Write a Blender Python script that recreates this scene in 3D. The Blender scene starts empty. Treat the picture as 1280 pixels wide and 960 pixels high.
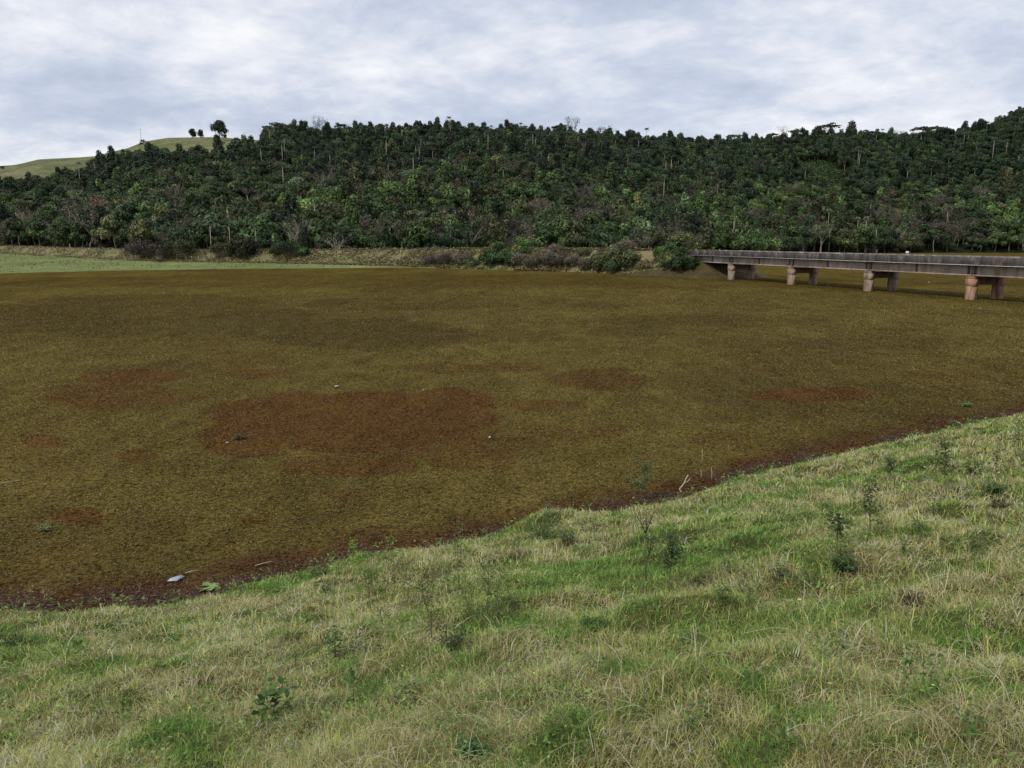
import bpy, math, random
import numpy as np
rng = np.random.default_rng(11)
random.seed(11)
S = bpy.context.scene
COL = S.collection
PI = math.pi

# ------------------------------------------------------------------ camera
CAM_H = 6.8
PITCH = math.atan((480 - 299) / 960)
cam = bpy.data.objects.new('camera', bpy.data.cameras.new('camera'))
COL.objects.link(cam); S.camera = cam
cam.location = (0, 0, CAM_H); cam.rotation_euler = (PI/2 - PITCH, 0, 0)
cam.data.sensor_width = 36; cam.data.lens = 27
cam.data.clip_start = 0.1; cam.data.clip_end = 6000

# ------------------------------------------------------------------ light
SUN_EL, SUN_AZ = math.radians(46), math.radians(222)      # azimuth clockwise from +Y: behind the camera, to the left
sd = bpy.data.lights.new('sun', 'SUN'); sd.energy = 2.25; sd.angle = math.radians(10); sd.color = (1, .93, .80)
sun = bpy.data.objects.new('sun', sd); COL.objects.link(sun)
sun.rotation_euler = (PI/2 - SUN_EL, 0, -SUN_AZ + PI)
S.view_settings.view_transform = 'Standard'; S.view_settings.look = 'None'
S.view_settings.exposure = 0.13; S.view_settings.gamma = 1; S.view_settings.use_curve_mapping = False
S.cycles.max_bounces = 5; S.cycles.diffuse_bounces = 3; S.cycles.transparent_max_bounces = 6

W = bpy.data.worlds.new('World'); S.world = W; W.use_nodes = True
nt = W.node_tree; nt.nodes.clear()
def wn(t, **k):
    n = nt.nodes.new(t)
    for a, b in k.items(): setattr(n, a, b)
    return n
def L(a, b): nt.links.new(a, b)
out = wn('ShaderNodeOutputWorld'); bg = wn('ShaderNodeBackground'); L(bg.outputs[0], out.inputs[0])
bg.inputs[1].default_value = 0.1
sky = wn('ShaderNodeTexSky', sky_type='NISHITA', sun_disc=False, sun_elevation=SUN_EL, sun_rotation=SUN_AZ)
tc = wn('ShaderNodeTexCoord'); sp = wn('ShaderNodeSeparateXYZ'); L(tc.outputs['Generated'], sp.inputs[0])
def wm(op, a, b=None, c=None):
    n = wn('ShaderNodeMath', operation=op)
    for i, v in enumerate((a, b, c)):
        if v is None: continue
        if isinstance(v, (int, float)): n.inputs[i].default_value = v
        else: L(v, n.inputs[i])
    return n.outputs[0]
zc = wm('ADD', wm('MAXIMUM', sp.outputs[2], 0.0), 0.27)
cb = wn('ShaderNodeCombineXYZ'); L(wm('DIVIDE', sp.outputs[0], zc), cb.inputs[0]); L(wm('DIVIDE', sp.outputs[1], zc), cb.inputs[1])
def wnoise(scale, detail, dist, rough, rot, sc, loc):
    m = wn('ShaderNodeMapping'); L(cb.outputs[0], m.inputs[0])
    m.inputs['Rotation'].default_value = (0, 0, math.radians(rot)); m.inputs['Scale'].default_value = sc; m.inputs['Location'].default_value = loc
    n = wn('ShaderNodeTexNoise'); L(m.outputs[0], n.inputs[0])
    n.inputs['Scale'].default_value = scale; n.inputs['Detail'].default_value = detail
    n.inputs['Distortion'].default_value = dist; n.inputs['Roughness'].default_value = rough
    return n.outputs[0]
n1 = wnoise(2.2, 10, .25, .60, 38, (1, 1.25, 1), (3.1, 1.4, 0))
n2 = wnoise(.95, 4, .3, .5, 40, (1, 1.5, 1), (7.3, 2.2, 0))
n3 = wnoise(8.0, 8, .3, .62, 45, (1, 1.0, 1), (1.3, 5.2, 0))
mixn = wm('ADD', wm('ADD', wm('MULTIPLY', n1, .46), wm('MULTIPLY', n2, .38)), wm('MULTIPLY', n3, .18))
ramp = wn('ShaderNodeValToRGB'); L(mixn, ramp.inputs[0])
cr = ramp.color_ramp; cr.elements[0].position = .42; cr.elements[0].color = (.50, .565, .70, 1)
cr.elements[1].position = .62; cr.elements[1].color = (.97, .975, 1.0, 1)
e = cr.elements.new(.485); e.color = (.61, .665, .79, 1)
e = cr.elements.new(.55); e.color = (.79, .815, .89, 1)
vs = wn('ShaderNodeVectorMath', operation='SCALE'); L(ramp.outputs[0], vs.inputs[0]); vs.inputs['Scale'].default_value = 9.4
mx = wn('ShaderNodeMix', data_type='RGBA'); mx.inputs[0].default_value = .93
L(sky.outputs[0], mx.inputs[6]); L(vs.outputs[0], mx.inputs[7]); L(mx.outputs[2], bg.inputs[0])

# ------------------------------------------------------------------ helpers
def ray(x, y):
    u = (x - 640) / 960.; v = (480 - y) / 960.
    return np.array([u, math.cos(PITCH) + v*math.sin(PITCH), -math.sin(PITCH) + v*math.cos(PITCH)])
def un(x, y, z=0.0):
    d = ray(x, y); t = (z - CAM_H) / d[2]
    return d[0]*t, d[1]*t
def px_of(X, Y, Z):
    """Where a world point falls in the photograph (used to plan where species grow)."""
    Z = Z - CAM_H
    c, s = math.cos(PITCH), math.sin(PITCH)
    dep = Y*c - Z*s; up = Y*s + Z*c
    dep = np.maximum(dep, .01)
    return 640 + 960*X/dep, 480 - 960*up/dep

def _h(ix, iy, seed):
    n = (ix.astype(np.int64)*374761393 + iy.astype(np.int64)*668265263 + seed*1442695041) & 0xffffffff
    n = ((n ^ (n >> 13)) * 1274126177) & 0xffffffff
    n = n ^ (n >> 16)
    return (n & 0xffffff) / float(0xffffff)
def vn(x, y, seed=0):
    x = np.asarray(x, float); y = np.asarray(y, float)
    ix = np.floor(x); iy = np.floor(y); fx = x-ix; fy = y-iy
    fx = fx*fx*(3-2*fx); fy = fy*fy*(3-2*fy)
    a = _h(ix, iy, seed); b = _h(ix+1, iy, seed); c = _h(ix, iy+1, seed); d = _h(ix+1, iy+1, seed)
    return (a*(1-fx)+b*fx)*(1-fy) + (c*(1-fx)+d*fx)*fy
def fbm(x, y, seed=0, o=4):
    s = 0; a = .5; t = 0
    for k in range(o):
        s = s + a*vn(x*2**k + 17.3*k, y*2**k - 9.1*k, seed+k); t += a; a *= .5
    return s/t
def sstep(x, a, b):
    t = np.clip((x-a)/(b-a), 0, 1); return t*t*(3-2*t)

def poly_dist(X, Y, P):
    """distance to polyline P, and the position along it (index + fraction)"""
    X = np.asarray(X, float); Y = np.asarray(Y, float)
    best = np.full(X.shape, 1e9); pos = np.zeros(X.shape)
    for i in range(len(P)-1):
        ax, ay = P[i]; bx, by = P[i+1]; dx, dy = bx-ax, by-ay
        t = np.clip(((X-ax)*dx + (Y-ay)*dy)/(dx*dx+dy*dy), 0, 1)
        d = np.hypot(X-ax-dx*t, Y-ay-dy*t)
        m = d < best; best = np.where(m, d, best); pos = np.where(m, i+t, pos)
    return best, pos

def mk(name, V, quads=None, tris=None, col=None, mats=None, parent=None, loc=None, smooth=False, attr='tint', link=True):
    V = np.asarray(V, np.float32)
    nq = 0 if quads is None else len(quads); ntri = 0 if tris is None else len(tris)
    me = bpy.data.meshes.new(name)
    me.vertices.add(len(V)); me.vertices.foreach_set('co', V.ravel())
    lo = []
    if nq: lo.append(np.asarray(quads, np.int32).ravel())
    if ntri: lo.append(np.asarray(tris, np.int32).ravel())
    lo = np.concatenate(lo)
    me.loops.add(len(lo)); me.loops.foreach_set('vertex_index', lo)
    me.polygons.add(nq+ntri)
    st = np.concatenate([np.arange(nq)*4, nq*4+np.arange(ntri)*3]).astype(np.int32)
    me.polygons.foreach_set('loop_start', st)
    if smooth: me.polygons.foreach_set('use_smooth', np.ones(nq+ntri, bool))
    if col is not None:
        a = me.attributes.new(attr, 'FLOAT_COLOR', 'POINT')
        c = np.ones((len(V), 4), np.float32); c[:, :3] = col
        a.data.foreach_set('color', c.ravel())
    me.update(calc_edges=True)
    for m in (mats if isinstance(mats, (list, tuple)) else [mats]):
        if m: me.materials.append(m)
    if not link: return me
    o = bpy.data.objects.new(name, me); COL.objects.link(o)
    if parent: o.parent = parent
    if loc is not None: o.location = loc
    return o
def ob(name, me, parent=None, loc=None, rot=None, sc=None):
    o = bpy.data.objects.new(name, me); COL.objects.link(o)
    if parent: o.parent = parent
    if loc is not None: o.location = loc
    if rot is not None: o.rotation_euler = rot
    if sc is not None: o.scale = sc
    return o
def empty(name, loc, rz=0, sc=1):
    o = bpy.data.objects.new(name, None); COL.objects.link(o); o.location = loc; o.rotation_euler = (0, 0, rz)
    o.scale = (sc, sc, sc) if isinstance(sc, (int, float)) else sc
    o.empty_display_size = .2
    return o
def tag(o, label=None, cat=None, group=None, kind=None):
    if label: o['label'] = label
    if cat: o['category'] = cat
    if group: o['group'] = group
    if kind: o['kind'] = kind
    return o
def struct(o): o['kind'] = 'structure'; return o

class MB:
    """collects quads/tris and their tints into one mesh"""
    def __init__(s): s.V = []; s.Q = []; s.T = []; s.C = []; s.n = 0
    def add(s, V, Q=None, T=None, C=(1, 1, 1)):
        V = np.asarray(V, float).reshape(-1, 3)
        s.V.append(V); C = np.asarray(C, float)
        s.C.append(np.broadcast_to(C, (len(V), 3)) if C.ndim == 1 else C)
        if Q is not None and len(Q): s.Q.append(np.asarray(Q)+s.n)
        if T is not None and len(T): s.T.append(np.asarray(T)+s.n)
        s.n += len(V)
    def tube(s, pts, rad, n=7, C=(1, 1, 1), cap=True):
        pts = np.asarray(pts, float); m = len(pts)
        rad = np.broadcast_to(np.asarray(rad, float), (m,))
        V = []
        for i in range(m):
            d = pts[min(i+1, m-1)] - pts[max(i-1, 0)]; d = d/(np.linalg.norm(d)+1e-9)
            a = np.cross(d, (0.31, .95, .05)); a /= np.linalg.norm(a)+1e-9; b = np.cross(d, a)
            th = np.arange(n)/n*2*PI
            V.append(pts[i] + rad[i]*(np.cos(th)[:, None]*a + np.sin(th)[:, None]*b))
        V = np.concatenate(V)
        Q = [(i*n+j, i*n+(j+1) % n, (i+1)*n+(j+1) % n, (i+1)*n+j) for i in range(m-1) for j in range(n)]
        T = []
        if cap:
            T = [(0, j+1, j) for j in range(1, n-1)] + [((m-1)*n, (m-1)*n+j, (m-1)*n+j+1) for j in range(1, n-1)]
        s.add(V, Q, T, C)
    def box(s, c, ax, ay, az, C=(1, 1, 1), bev=0.0):
        """box from centre and three half-extent vectors, with the long edges chamfered by bev"""
        c = np.array(c, float); ax = np.array(ax, float); ay = np.array(ay, float); az = np.array(az, float)
        if bev <= 0:
            V = [c+i*ax+j*ay+k*az for k in (-1, 1) for (i, j) in ((-1, -1), (1, -1), (1, 1), (-1, 1))]
            s.add(V, [(0, 3, 2, 1), (4, 5, 6, 7), (0, 1, 5, 4), (1, 2, 6, 5), (2, 3, 7, 6), (3, 0, 4, 7)], None, C); return
        by = bev/np.linalg.norm(ay); bz = bev/np.linalg.norm(az)
        prof = [(-1, -1+bz), (-1+by, -1), (1-by, -1), (1, -1+bz), (1, 1-bz), (1-by, 1), (-1+by, 1), (-1, 1-bz)]
        V = [c+i*ax+y*ay+z*az for i in (-1, 1) for (y, z) in prof]
        Q = [(j, (j+1) % 8, 8+(j+1) % 8, 8+j) for j in range(8)]
        T = [(0, j+1, j) for j in range(1, 7)] + [(8, 8+j, 9+j) for j in range(1, 7)]
        s.add(V, Q, T, C)
    def build(s, name, mats, parent=None, smooth=False, loc=None, link=True):
        return mk(name, np.concatenate(s.V), np.concatenate(s.Q) if s.Q else None, np.concatenate(s.T) if s.T else None,
                  np.concatenate(s.C), mats, parent, loc, smooth, link=link)

# ------------------------------------------------------------------ materials
def mat(name, rough=.8, spec=.2):
    m = bpy.data.materials.new(name); m.use_nodes = True
    t = m.node_tree; b = t.nodes['Principled BSDF']
    b.inputs['Roughness'].default_value = rough; b.inputs['Specular IOR Level'].default_value = spec
    return m, t, b
def nd(t, typ, **k):
    n = t.nodes.new(typ)
    for a, b in k.items(): setattr(n, a, b)
    return n
def mul(t, a, b, typ='MULTIPLY', f=1.0):
    n = nd(t, 'ShaderNodeMix', data_type='RGBA', blend_type=typ); n.inputs[0].default_value = f
    for i, v in ((6, a), (7, b)):
        if isinstance(v, tuple): n.inputs[i].default_value = (*v[:3], 1)
        else: t.links.new(v, n.inputs[i])
    return n.outputs[2]
def noise(t, scale, detail=4, rough=.5, vec=None, sc=None):
    n = nd(t, 'ShaderNodeTexNoise'); n.inputs['Scale'].default_value = scale; n.inputs['Detail'].default_value = detail; n.inputs['Roughness'].default_value = rough
    if vec is not None:
        if sc:
            m = nd(t, 'ShaderNodeMapping'); m.inputs['Scale'].default_value = sc; t.links.new(vec, m.inputs[0]); vec = m.outputs[0]
        t.links.new(vec, n.inputs['Vector'])
    return n.outputs[0]
def rampn(t, fac, stops):
    n = nd(t, 'ShaderNodeValToRGB'); t.links.new(fac, n.inputs[0]); cr = n.color_ramp
    cr.elements[0].position = stops[0][0]; cr.elements[0].color = (*stops[0][1], 1)
    cr.elements[1].position = stops[-1][0]; cr.elements[1].color = (*stops[-1][1], 1)
    for p, c in stops[1:-1]:
        e = cr.elements.new(p); e.color = (*c, 1)
    return n.outputs[0]
def attr(t, name='tint', typ='GEOMETRY'):
    n = nd(t, 'ShaderNodeAttribute', attribute_name=name); n.attribute_type = typ; return n.outputs['Color']
def pos(t): return nd(t, 'ShaderNodeNewGeometry').outputs['Position']
def bump(t, b, h, strength, dist):
    n = nd(t, 'ShaderNodeBump'); n.inputs['Strength'].default_value = strength; n.inputs['Distance'].default_value = dist
    t.links.new(h, n.inputs['Height']); t.links.new(n.outputs[0], b.inputs['Normal'])

def foliage(name, source, trans=.25, rough=.6):
    """leaf material; source: 'self' (vertex tint), 'object' (x object colour) or 'instance' (x instance tint)"""
    m, t, b = mat(name, rough, .25)
    c = attr(t)
    if source == 'object': c = mul(t, c, nd(t, 'ShaderNodeObjectInfo').outputs['Color'])
    if source == 'instance': c = mul(t, c, attr(t, 'itint', 'INSTANCER'))
    t.links.new(c, b.inputs['Base Color'])
    if trans:
        tr = nd(t, 'ShaderNodeBsdfTranslucent'); t.links.new(c, tr.inputs[0])
        ms = nd(t, 'ShaderNodeMixShader'); ms.inputs[0].default_value = trans
        t.links.new(b.outputs[0], ms.inputs[1]); t.links.new(tr.outputs[0], ms.inputs[2])
        t.links.new(ms.outputs[0], t.nodes['Material Output'].inputs[0])
    return m
M_leaf = foliage('leaf_object', 'object', .1); M_leaf_i = foliage('leaf_forest', 'instance', .1)
M_self = foliage('leaf_plain', 'self', .3)
M_grass = foliage('grass_blade', 'self', .33, .5)
M_fern = foliage('water_fern_leaf', 'self', .15, .5)

def bark_mat():
    m, t, b = mat('bark', .9, .1)
    P = nd(t, 'ShaderNodeTexCoord').outputs['Object']
    n = noise(t, 6, 5, .6, P, (3, 3, .5))
    c = mul(t, attr(t), rampn(t, n, [(.3, (.55, .52, .5)), (.7, (1.15, 1.1, 1.05))]))
    t.links.new(c, b.inputs['Base Color']); bump(t, b, n, .5, .03)
    return m
M_bark = bark_mat()

def ground_mat(name, stops, scale, bumpd=.05):
    m, t, b = mat(name, .95, .05)
    P = pos(t)
    n1 = noise(t, scale, 6, .62, P); n2 = noise(t, scale*9, 4, .6, P); n3 = noise(t, scale*.13, 3, .5, P)
    c = rampn(t, n1, stops)
    c = mul(t, c, rampn(t, n2, [(.3, (.6, .6, .6)), (.7, (1.3, 1.3, 1.25))]))
    c = mul(t, c, rampn(t, n3, [(.35, (.8, .85, .8)), (.65, (1.15, 1.1, 1.1))]))
    t.links.new(c, b.inputs['Base Color']); bump(t, b, n2, .8, bumpd)
    return m
M_soil = ground_mat('bank_soil_and_thatch', [(.3, (.04, .036, .016)), (.55, (.08, .08, .032)), (.75, (.14, .125, .06))], 1.1, .03)
M_emb = ground_mat('embankment_dry_grass', [(.28, (.12, .095, .06)), (.42, (.21, .165, .105)), (.56, (.17, .18, .08)), (.75, (.30, .26, .165))], .35, .25)
M_mead = ground_mat('meadow_green', [(.3, (.10, .11, .045)), (.45, (.15, .175, .065)), (.6, (.17, .21, .08)), (.75, (.27, .25, .12))], .22, .06)
M_hill = ground_mat('hill_pasture', [(.28, (.07, .065, .04)), (.45, (.115, .13, .062)), (.6, (.165, .165, .09)), (.78, (.14, .105, .07))], .06, .4)
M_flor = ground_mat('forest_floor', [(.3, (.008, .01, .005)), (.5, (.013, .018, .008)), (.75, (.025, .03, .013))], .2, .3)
M_bed = ground_mat('lake_bed', [(.3, (.05, .04, .02)), (.7, (.1, .08, .04))], .5)

# water covered with floating fern
def water_mat():
    m, t, b = mat('floating_weed_water', 1.0, 0.0)
    P = pos(t); c = attr(t)
    v = nd(t, 'ShaderNodeTexVoronoi'); v.inputs['Scale'].default_value = 13; t.links.new(P, v.inputs['Vector'])
    n1 = noise(t, 5.0, 6, .75, P); n2 = noise(t, .9, 5, .65, P, (1, .45, 1)); n3 = noise(t, .16, 4, .6, P, (1, .5, 1))
    c = mul(t, c, rampn(t, v.outputs['Distance'], [(.0, (1.25, 1.25, 1.2)), (.45, (.85, .85, .85)), (.8, (.35, .33, .3))]))
    c = mul(t, c, rampn(t, n1, [(.33, (.55, .52, .5)), (.5, (.95, .95, .95)), (.68, (1.45, 1.45, 1.35))]))
    c = mul(t, c, rampn(t, n2, [(.35, (.78, .76, .72)), (.65, (1.2, 1.2, 1.2))]))
    c = mul(t, c, rampn(t, n3, [(.38, (.88, .87, .85)), (.62, (1.1, 1.1, 1.08))]))
    t.links.new(c, b.inputs['Base Color']); bump(t, b, n1, .8, .05)
    return m
M_water = water_mat()

def concrete(name, base, stain, dark):
    m, t, b = mat(name, .9, .15)
    P = pos(t)
    n1 = noise(t, .8, 6, .65, P); n2 = noise(t, 2.2, 5, .6, P, (1, 1, .22)); n3 = noise(t, 14, 3, .6, P)
    c = rampn(t, n1, [(.35, base), (.5, tuple(x*.85 for x in base)), (.64, stain)])
    c = mul(t, c, rampn(t, n2, [(.36, dark), (.56, (1, 1, 1))]))
    c = mul(t, c, rampn(t, n3, [(.3, (.8, .8, .8)), (.7, (1.12, 1.12, 1.12))]))
    c = mul(t, c, attr(t))
    t.links.new(c, b.inputs['Base Color']); bump(t, b, n3, .4, .02)
    return m
M_girder = concrete('girder_concrete', (.52, .46, .42), (.40, .30, .23), (.70, .66, .62))
M_column = concrete('column_concrete', (.43, .345, .28), (.40, .25, .17), (.5, .45, .42))
M_parapet = concrete('weathered_parapet', (.105, .097, .093), (.20, .175, .16), (.66, .64, .63))
M_road = concrete('deck_surface', (.30, .24, .18), (.24, .16, .10), (.75, .7, .62))

def plain(name, col, rough=.6, spec=.3, var=.3, sc=20):
    m, t, b = mat(name, rough, spec)
    n = noise(t, sc, 4, .6, nd(t, 'ShaderNodeTexCoord').outputs['Object'])
    c = rampn(t, n, [(.3, tuple(x*(1-var) for x in col)), (.7, tuple(x*(1+var*.5) for x in col))])
    t.links.new(c, b.inputs['Base Color']); return m
M_white = plain('pale_plastic', (.62, .64, .68), .5)
M_sheet = plain('pale_grey_sheet', (.36, .38, .46), .35, .5)
M_twig = plain('dead_wood', (.30, .25, .19), .9, .1)
M_darkwood = plain('dark_dead_wood', (.06, .045, .035), .9, .1)
M_palewood = plain('bleached_stick', (.5, .42, .3), .8, .1)
M_pole = plain('grey_pole', (.32, .31, .30), .8, .2)
M_dung = plain('dark_earth', (.045, .03, .02), .95, .05)
M_clay = plain('reddish_clay', (.20, .085, .045), .95, .05)

# ------------------------------------------------------------------ terrain
def poly(*pts): return [un(x, y) for x, y in pts]
SH = [(-900, -420), (-90, 1), (-28, 10.2), (-17, 12.3)] + poly((0, 766), (110, 762), (200, 757), (262, 745), (330, 722), (400, 712), (450, 694), (540, 686), (620, 670),
     (660, 660), (740, 645), (800, 634), (850, 622), (905, 603), (980, 582), (1060, 566), (1130, 549), (1200, 532), (1280, 519)) + [(27, 34), (40, 41), (60, 50), (110, 66), (900, 330)]
SHX, SHY = np.array(SH).T
PSUM = np.cumsum(np.ones(3))
def near_ds(X, Y):
    d, _ = poly_dist(X, Y, SH)
    sgn = np.where(Y < np.interp(X, SHX, SHY), 1., -1.)
    return d*sgn + ((fbm(X/.9, Y/.9, 801, 3)-.5)*.75)*np.exp(-d/2.5)
FS = [(-1400, 60), (-400, 110), (-200, 130)] + poly((0, 342), (70, 340), (150, 338), (300, 336), (444, 335), (520, 334.5), (600, 337), (700, 339.5), (780, 343), (850, 346)) + \
     [(36.5, 141), (41, 150), (52, 192), (80, 260), (118, 335), (150, 370), (200, 390), (262, 392), (340, 372), (700, 330), (1600, 300)]
FSX, FSY = np.array(FS).T
EMB = [(37.0, 147.0), (34.0, 153), (27.5, 164), (16.5, 177.5), (-1, 189), (-15, 200), (-40, 214), (-75, 226), (-107, 238), (-150, 272), (-215, 330), (-330, 400)]
EMBH = [4.3, 4.45, 4.5, 4.5, 4.45, 4.3, 3.9, 3.6, 3.5, 3.6, 4.0, 4.4]
HX = [-600, -300, 0, 160, 340, 500, 640, 760, 860, 960, 1100, 1280, 1500, 1900]
HD0 = [560, 520, 425, 285, 262, 255, 262, 275, 300, 385, 440, 462, 475, 490]
HD1 = [650, 650, 660, 690, 600, 580, 580, 600, 620, 680, 730, 780, 800, 800]
RX = [-600, -300, -60, 0, 30, 60, 110, 130, 150, 170, 190, 220, 280, 330, 400, 460, 560, 640, 700, 760, 860, 960, 1040, 1130, 1180, 1220, 1250, 1280, 1500, 1900]
RY = [225, 220, 212, 209, 207, 200, 197.5, 196, 191, 186, 178, 173, 172, 176, 182, 178, 176, 177, 179, 186, 189, 186, 182, 182, 178, 170, 161, 156, 140, 130]
def hill_px(X, Y):
    v = (480-299)/960.
    return 640 + 960*(X/np.maximum(Y, 1))*(math.cos(PITCH) + v*math.sin(PITCH))
def H(X, Y):
    X = np.asarray(X, float); Y = np.asarray(Y, float)
    # near bank
    ds = near_ds(X, Y)
    zn = np.interp(ds, [-8, 0, .35, 2, 16, 18, 60], [-1.6, -.06, .16, .62, 5.15, 5.2, 5.2])
    lump = (fbm(X/1.6, Y/1.2, 3, 3)-.5)*.42 + (fbm(X/.42, Y/.4, 9, 2)-.5)*.24
    zn = zn + lump*sstep(ds, .3, 2.5)*(1-sstep(ds, 40, 60))
    gx, gy = un(684, 668)
    zn = zn + .42*np.exp(-((X-gx)**2+(Y-gy+.5)**2)/.8)*sstep(ds, -.2, .4)
    far = Y > np.interp(X, FSX, FSY)
    df, _ = poly_dist(X, Y, FS); df = np.where(far, df, -df)
    zf = np.interp(df, [-3, 0, 1, 40, 140, 4000], [-1.4, -.05, .14, .5, 1.4, 2.5])
    # hill
    px = np.where(Y > 20, hill_px(X, Y), np.where(X < 0, -600, 1900)); d = np.hypot(X, Y)
    d0 = np.interp(px, HX, HD0); d1 = np.interp(px, HX, HD1); ry = np.interp(px, RX, RY)
    u = (px-640)/960.; v = (480-ry)/960.
    zr = CAM_H + d1*(-math.sin(PITCH)+v*math.cos(PITCH))/np.sqrt(u*u+(math.cos(PITCH)+v*math.sin(PITCH))**2)
    t = (d-d0)/(d1-d0)
    g = np.interp(t, [-1, 0, .1, .3, .6, .85, 1, 1.15, 1.6, 6], [0, 0, .06, .27, .64, .9, 1, 1.02, .9, .3])
    gul = (fbm(X/75, Y/110, 21, 3)-.5)*16*sstep(t, .05, .3)*(1-sstep(t, .8, 1))
    zh = (zr-1.2)*g + gul
    zf = np.where(df > 0, zf + np.maximum(zh, 0)*sstep(df, 0, 15), zf)
    # embankment
    de, pe = poly_dist(X, Y, EMB)
    he = np.interp(pe, np.arange(len(EMBH)), EMBH)
    side = np.where(px > 780, 1.75, 1.95)
    ze = he - np.maximum(de-3.6, 0)/side + (fbm(X/3, Y/3, 5, 3)-.5)*.9*sstep(de, 3.5, 6)
    ze = np.where(Y > 100, ze, -9)
    zf = np.where(Y > 100, np.maximum(zf, ze), -2.2)
    return np.maximum(zn, zf)

def polar(rs, az0, az1, na):
    th = np.linspace(math.radians(az0), math.radians(az1), na)
    R, T = np.meshgrid(rs, th, indexing='ij')
    return R*np.sin(T), R*np.cos(T)
def sheet_split(rs, az0, az1, na, classify, specs):
    X, Y = polar(rs, az0, az1, na); Z = H(X, Y)
    n0, n1 = X.shape
    V = np.stack([X, Y, Z], -1).reshape(-1, 3)
    i = np.arange(n0*n1).reshape(n0, n1)
    Q = np.stack([i[:-1, :-1], i[:-1, 1:], i[1:, 1:], i[1:, :-1]], -1).reshape(-1, 4)[:, ::-1]
    cen = V[Q].mean(1); cl = classify(cen)
    for k, (name, m) in enumerate(specs):
        q = Q[cl == k]
        if not len(q): continue
        u, inv = np.unique(q, return_inverse=True)
        struct(mk(name, V[u], inv.reshape(-1, 4), None, None, m, smooth=True))
def treeline_y(px):
    return np.interp(px, [-300, 0, 30, 60, 85, 110, 125, 150, 175, 200, 235, 260, 300, 330, 345, 2000], [222, 219, 217, 218, 209, 207, 196, 190, 188, 186, 183, 186, 178, 177, 100, 100])
def cls(c):
    X, Y, Z = c.T
    k = np.full(len(c), 3)                       # forest floor
    ds = near_ds(X, Y)
    de, pe = poly_dist(X, Y, EMB); he = np.interp(pe, np.arange(len(EMBH)), EMBH)
    df, _ = poly_dist(X, Y, FS); far = Y > np.interp(X, FSX, FSY)
    px, py = px_of(X, Y, Z)
    k[far & (py < treeline_y(px)+6) & (px < 345)] = 2
    k[far & (df < 1e4) & (Y < 300) & (X < 0) & (Z < 2.2) & (de > 5)] = 1
    k[far & (de < 3.6+he*1.9) & (np.hypot(X, Y) < 520)] = 4
    k[~far] = 5
    k[(ds > -2) & (Y < 100)] = 0
    return k
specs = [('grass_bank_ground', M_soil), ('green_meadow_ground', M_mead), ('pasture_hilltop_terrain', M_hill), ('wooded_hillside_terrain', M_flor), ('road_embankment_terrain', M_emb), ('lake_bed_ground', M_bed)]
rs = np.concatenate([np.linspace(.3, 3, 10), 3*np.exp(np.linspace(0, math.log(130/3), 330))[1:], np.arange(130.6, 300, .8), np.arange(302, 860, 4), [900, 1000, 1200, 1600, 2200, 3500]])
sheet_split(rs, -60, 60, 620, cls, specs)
sheet_split(np.concatenate([np.linspace(.3, 40, 50), np.geomspace(42, 3500, 50)]), 60, 300, 120, lambda c: np.zeros(len(c), int), specs[:1])

# ------------------------------------------------------------------ lake
PATCH = [  # rust-red weed patches: pixel centre, half width, half height, strength
    (430, 528, 185, 38, 1), (560, 505, 60, 17, .9), (300, 548, 55, 24, .9), (430, 582, 90, 14, .75), (590, 572, 60, 16, .6), (165, 470, 70, 9, .7), (150, 495, 95, 16, .55),
    (55, 552, 30, 9, .7), (172, 570, 24, 9, .7), (1015, 494, 72, 10, 1), (640, 459, 55, 6, .6), (760, 538, 26, 9, .55), (680, 508, 45, 8, .55), (100, 645, 34, 12, .9),
    (320, 468, 55, 7, .55), (430, 618, 30, 8, .45), (960, 462, 40, 5, .4), (318, 652, 18, 5, .6), (470, 550, 90, 20, .6), (690, 545, 60, 12, .35), (900, 548, 40, 7, .45), (750, 474, 62, 13, .5), (560, 460, 60, 7, .4), (1180, 470, 60, 6, .35)]
DARK = [(180, 395, 220, 28, .8), (460, 420, 130, 19, .9), (750, 474, 65, 14, .8), (900, 400, 160, 8, .5), (620, 560, 70, 14, .6), (600, 352, 700, 9, .5), (240, 585, 80, 10, .4), (1100, 430, 130, 8, .4), (560, 380, 260, 8, .35),
        (400, 540, 30, 10, .5), (820, 500, 70, 10, .3), (1000, 560, 90, 8, .3)]
def pmask(X, Y, PL, seed):
    m = np.zeros(X.shape)
    wx = (fbm(X/2.6, Y/2.6, seed, 5)-.5)*2.3; wy = (fbm(X/2.6+40, Y/2.6, seed+5, 5)-.5)*2.0
    fx = (fbm(X*1.6, Y*1.6, seed+9, 3)-.5)
    for (cx, cy, a, b, s) in PL:
        x0, y0 = un(cx, cy); xa, _ = un(cx+a, cy); _, yt = un(cx, max(cy-b, 318)); _, yb = un(cx, cy+b)
        ax = xa-x0; yc = (yt+yb)/2; ay = (yt-yb)/2
        k = 1 if ay > 1.2 else .5
        # shear along the line of sight
        q = np.hypot((X - x0*Y/y0 + wx*k*min(1, ax/3))/ax, (Y-yc+wy*k*min(1.5, ay/2))/ay)
        m = np.maximum(m, s*sstep(q + fx*.35, 1.08, .92))
    return m
C_OL = np.array([.134, .104, .030]); C_RU = np.array([.108, .054, .018]); C_DK = np.array([.092, .068, .021]); C_BR = np.array([.085, .042, .018])
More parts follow.
